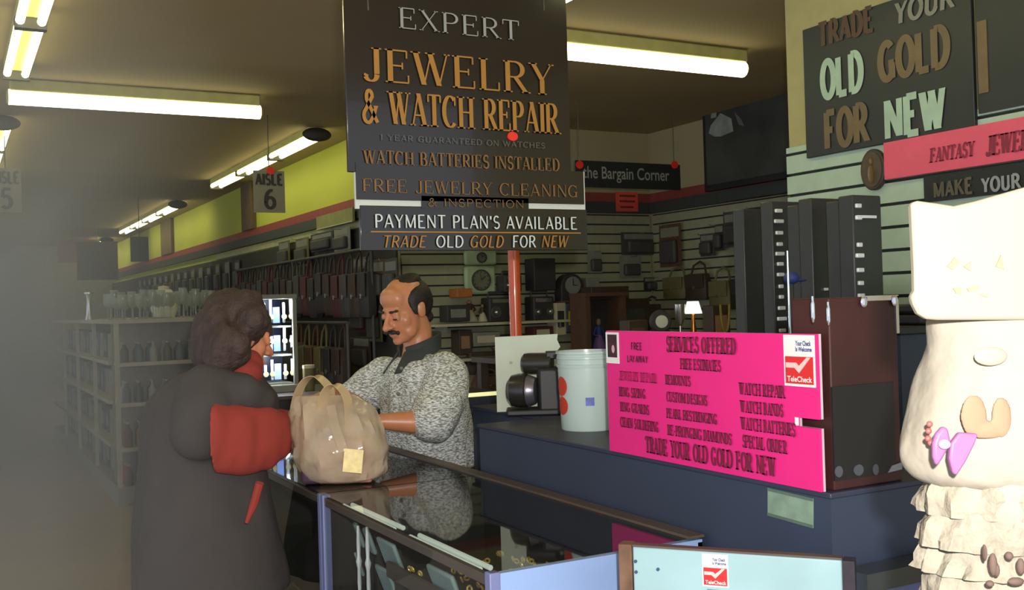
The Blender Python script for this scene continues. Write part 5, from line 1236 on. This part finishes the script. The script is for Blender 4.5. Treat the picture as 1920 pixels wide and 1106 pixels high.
for k, z in enumerate(zs):
    nm = ['bottom', 'lower', 'middle', 'upper'][k]; cc = (('brown', 'tan', 'red'), ('maroon', 'tan', 'brown'), ('teal', 'char', 'grey'), ('char', 'teal', 'grey'))[k]
    ps = [jar((GX+.1, GY+.1, z), 'small bottle on the %s end shelf of the grey shelving' % nm, 'bottles on the %s end shelf' % nm, c, (.17, .20, .17, .16)[k]) for c in cc]
    for i in range(16):
        loc = (GX+.09+.105*(i % 8)+rnd.uniform(-.01, .01), GY+.08+.11*(i//8), z)
        if i < 3: ps[i].location = loc
        else: copy_thing(ps[i % 3], loc)
    cs = [carton((V((GX+.30, GY+1, z)), WEST, .20, .22), 'dull carton on the %s side shelf facing the aisle' % nm, c, 'grey', dep=.20, group='cartons on the %s side shelf' % nm) for c in ('char', 'teal', 'grey')]
    i = 0; y = GY+.55
    while y < GY+GL_-.15:
        if i < 3: cs[i].location = (GX+.30, y, z)
        else: copy_thing(cs[(i*5+k) % 3], (GX+.30, y, z))
        i += 1; y += .27
p = onY(335, 556, GY+.6); t = thing('globe_jar', 'round pale jar taller than the goblets on the grey shelving', 'jar', (p.x, GY+1.3, ztop)); part(t, 'body', MB().lathe((p.x, GY+1.3, ztop), [(.001, 0), (.09, 0), (.12, .08), (.12, .18), (.07, .26), (.001, .27)], 20), K['white']); part(t, 'lid', MB().lathe((p.x, GY+1.3, ztop+.26), [(.001, 0), (.05, 0), (.05, .03), (.001, .04)]), K['cream'])
p = onY(147, 585, GY+2.5); t = thing('vase', 'thin shiny vase alone at the aisle edge of the grey shelving top', 'vase', (GX+.1, GY+2.5, ztop)); part(t, 'body', MB().lathe((GX+.1, GY+2.5, ztop), [(.001, 0), (.04, 0), (.03, .05), (.022, .18), (.04, .26), (.03, .27), (.001, .2)]), K['silver']); part(t, 'rim', MB().lathe((GX+.1, GY+2.5, ztop+.26), [(.03, 0), (.045, 0), (.045, .015), (.03, .015)]), K['silver'])
# ---- far aisle: low shelving on the other side and signs at the end
fg = thing('gondola_shelf', 'dim second shelving unit across the aisle far away', 'shelving', (-.9, 14, 0)); 
part(fg, 'carcass', MB().box(-1.6, -.55, 11.0, 19, .0, 1.45), M('dim_shelving', (116, 114, 104), .8))
for z in (.45, .85, 1.25): part(fg, 'shelf_edge', MB().box(-.55, -.35, 11, 19, z-.03, z), shelf_m)
p = onY(150, 478, 22); t = thing('hanging_sign', 'small dull red sign far off at the end of the aisle', 'sign', p); part(t, 'panel', MB().box(p.x-.4, p.x+.3, 22, 22.04, p.z-.15, p.z+.35), shade('dull_red', (128, 84, 70))); part(t, 'wire', MB().tube([(p.x, 22.02, p.z+.35), (p.x, 22.02, ZC)], .006, 6), wire_m)
p = onY(182, 490, 18); t = thing('hanging_sign', 'dark square sign far off before the end of the yellow wall', 'sign', p); part(t, 'panel', MB().box(p.x-.30, p.x+.32, 18, 18.04, p.z-.3, p.z+.32), K['black']); part(t, 'wire', MB().tube([(p.x, 18.02, p.z+.32), (p.x, 18.02, ZC)], .006, 6), wire_m)
p = onY(262, 470, 14); t = thing('hanging_sign', 'dark narrow card hanging against the far yellow wall', 'sign', p); part(t, 'panel', MB().box(p.x-.11, p.x+.11, 14, 14.03, p.z-.14, p.z+.18), K['char']); part(t, 'wire', MB().tube([(p.x, 14.02, p.z+.18), (p.x, 14.02, ZC)], .006, 6), wire_m)
for i, (y, lab) in enumerate(((16.9, 'brown pilaster splitting the far yellow wall'), (11.95, 'brown pilaster on the yellow wall beside the aisle six card'))):
    struct('column_%d' % (i+1), MB().box(XL-.05, XL, y, y+(.5 if i else .9), 2.45, ZC), M('brown_pilaster', (104, 86, 62), .8))
# ================================================================== haze added to imitate surface glare over the aisle
def glare_veil(name, x0, x1, y0, y1, z0, z1, dens):
    o = struct(name, MB().prism([(x0, 1.3), (.30, 1.3), (.30, y0), (x1, y0), (x1, y1), (x0, y1)], V((0, 0, 0)), V((1, 0, 0)), V((0, 1, 0)), z0, z1), None, smooth=False)
    mt = bpy.data.materials.new(name); mt.use_nodes = True; nt = mt.node_tree; nt.nodes.clear()
    out = nt.nodes.new('ShaderNodeOutputMaterial'); vs = nt.nodes.new('ShaderNodeVolumeScatter'); vs.inputs['Color'].default_value = (.9, .9, .84, 1); vs.inputs['Density'].default_value = dens
    nt.links.new(vs.outputs[0], out.inputs['Volume']); o.data.materials.clear(); o.data.materials.append(mt)
    del o['kind']; o['kind'] = 'stuff'; o['label'] = 'thin grey haze added to imitate surface glare over the aisle'; o['category'] = 'glare_veil'
    return o
glare_veil('glare_veil', -3.5, 1.0, 3.9, 23.5, .01, 2.6, .065)
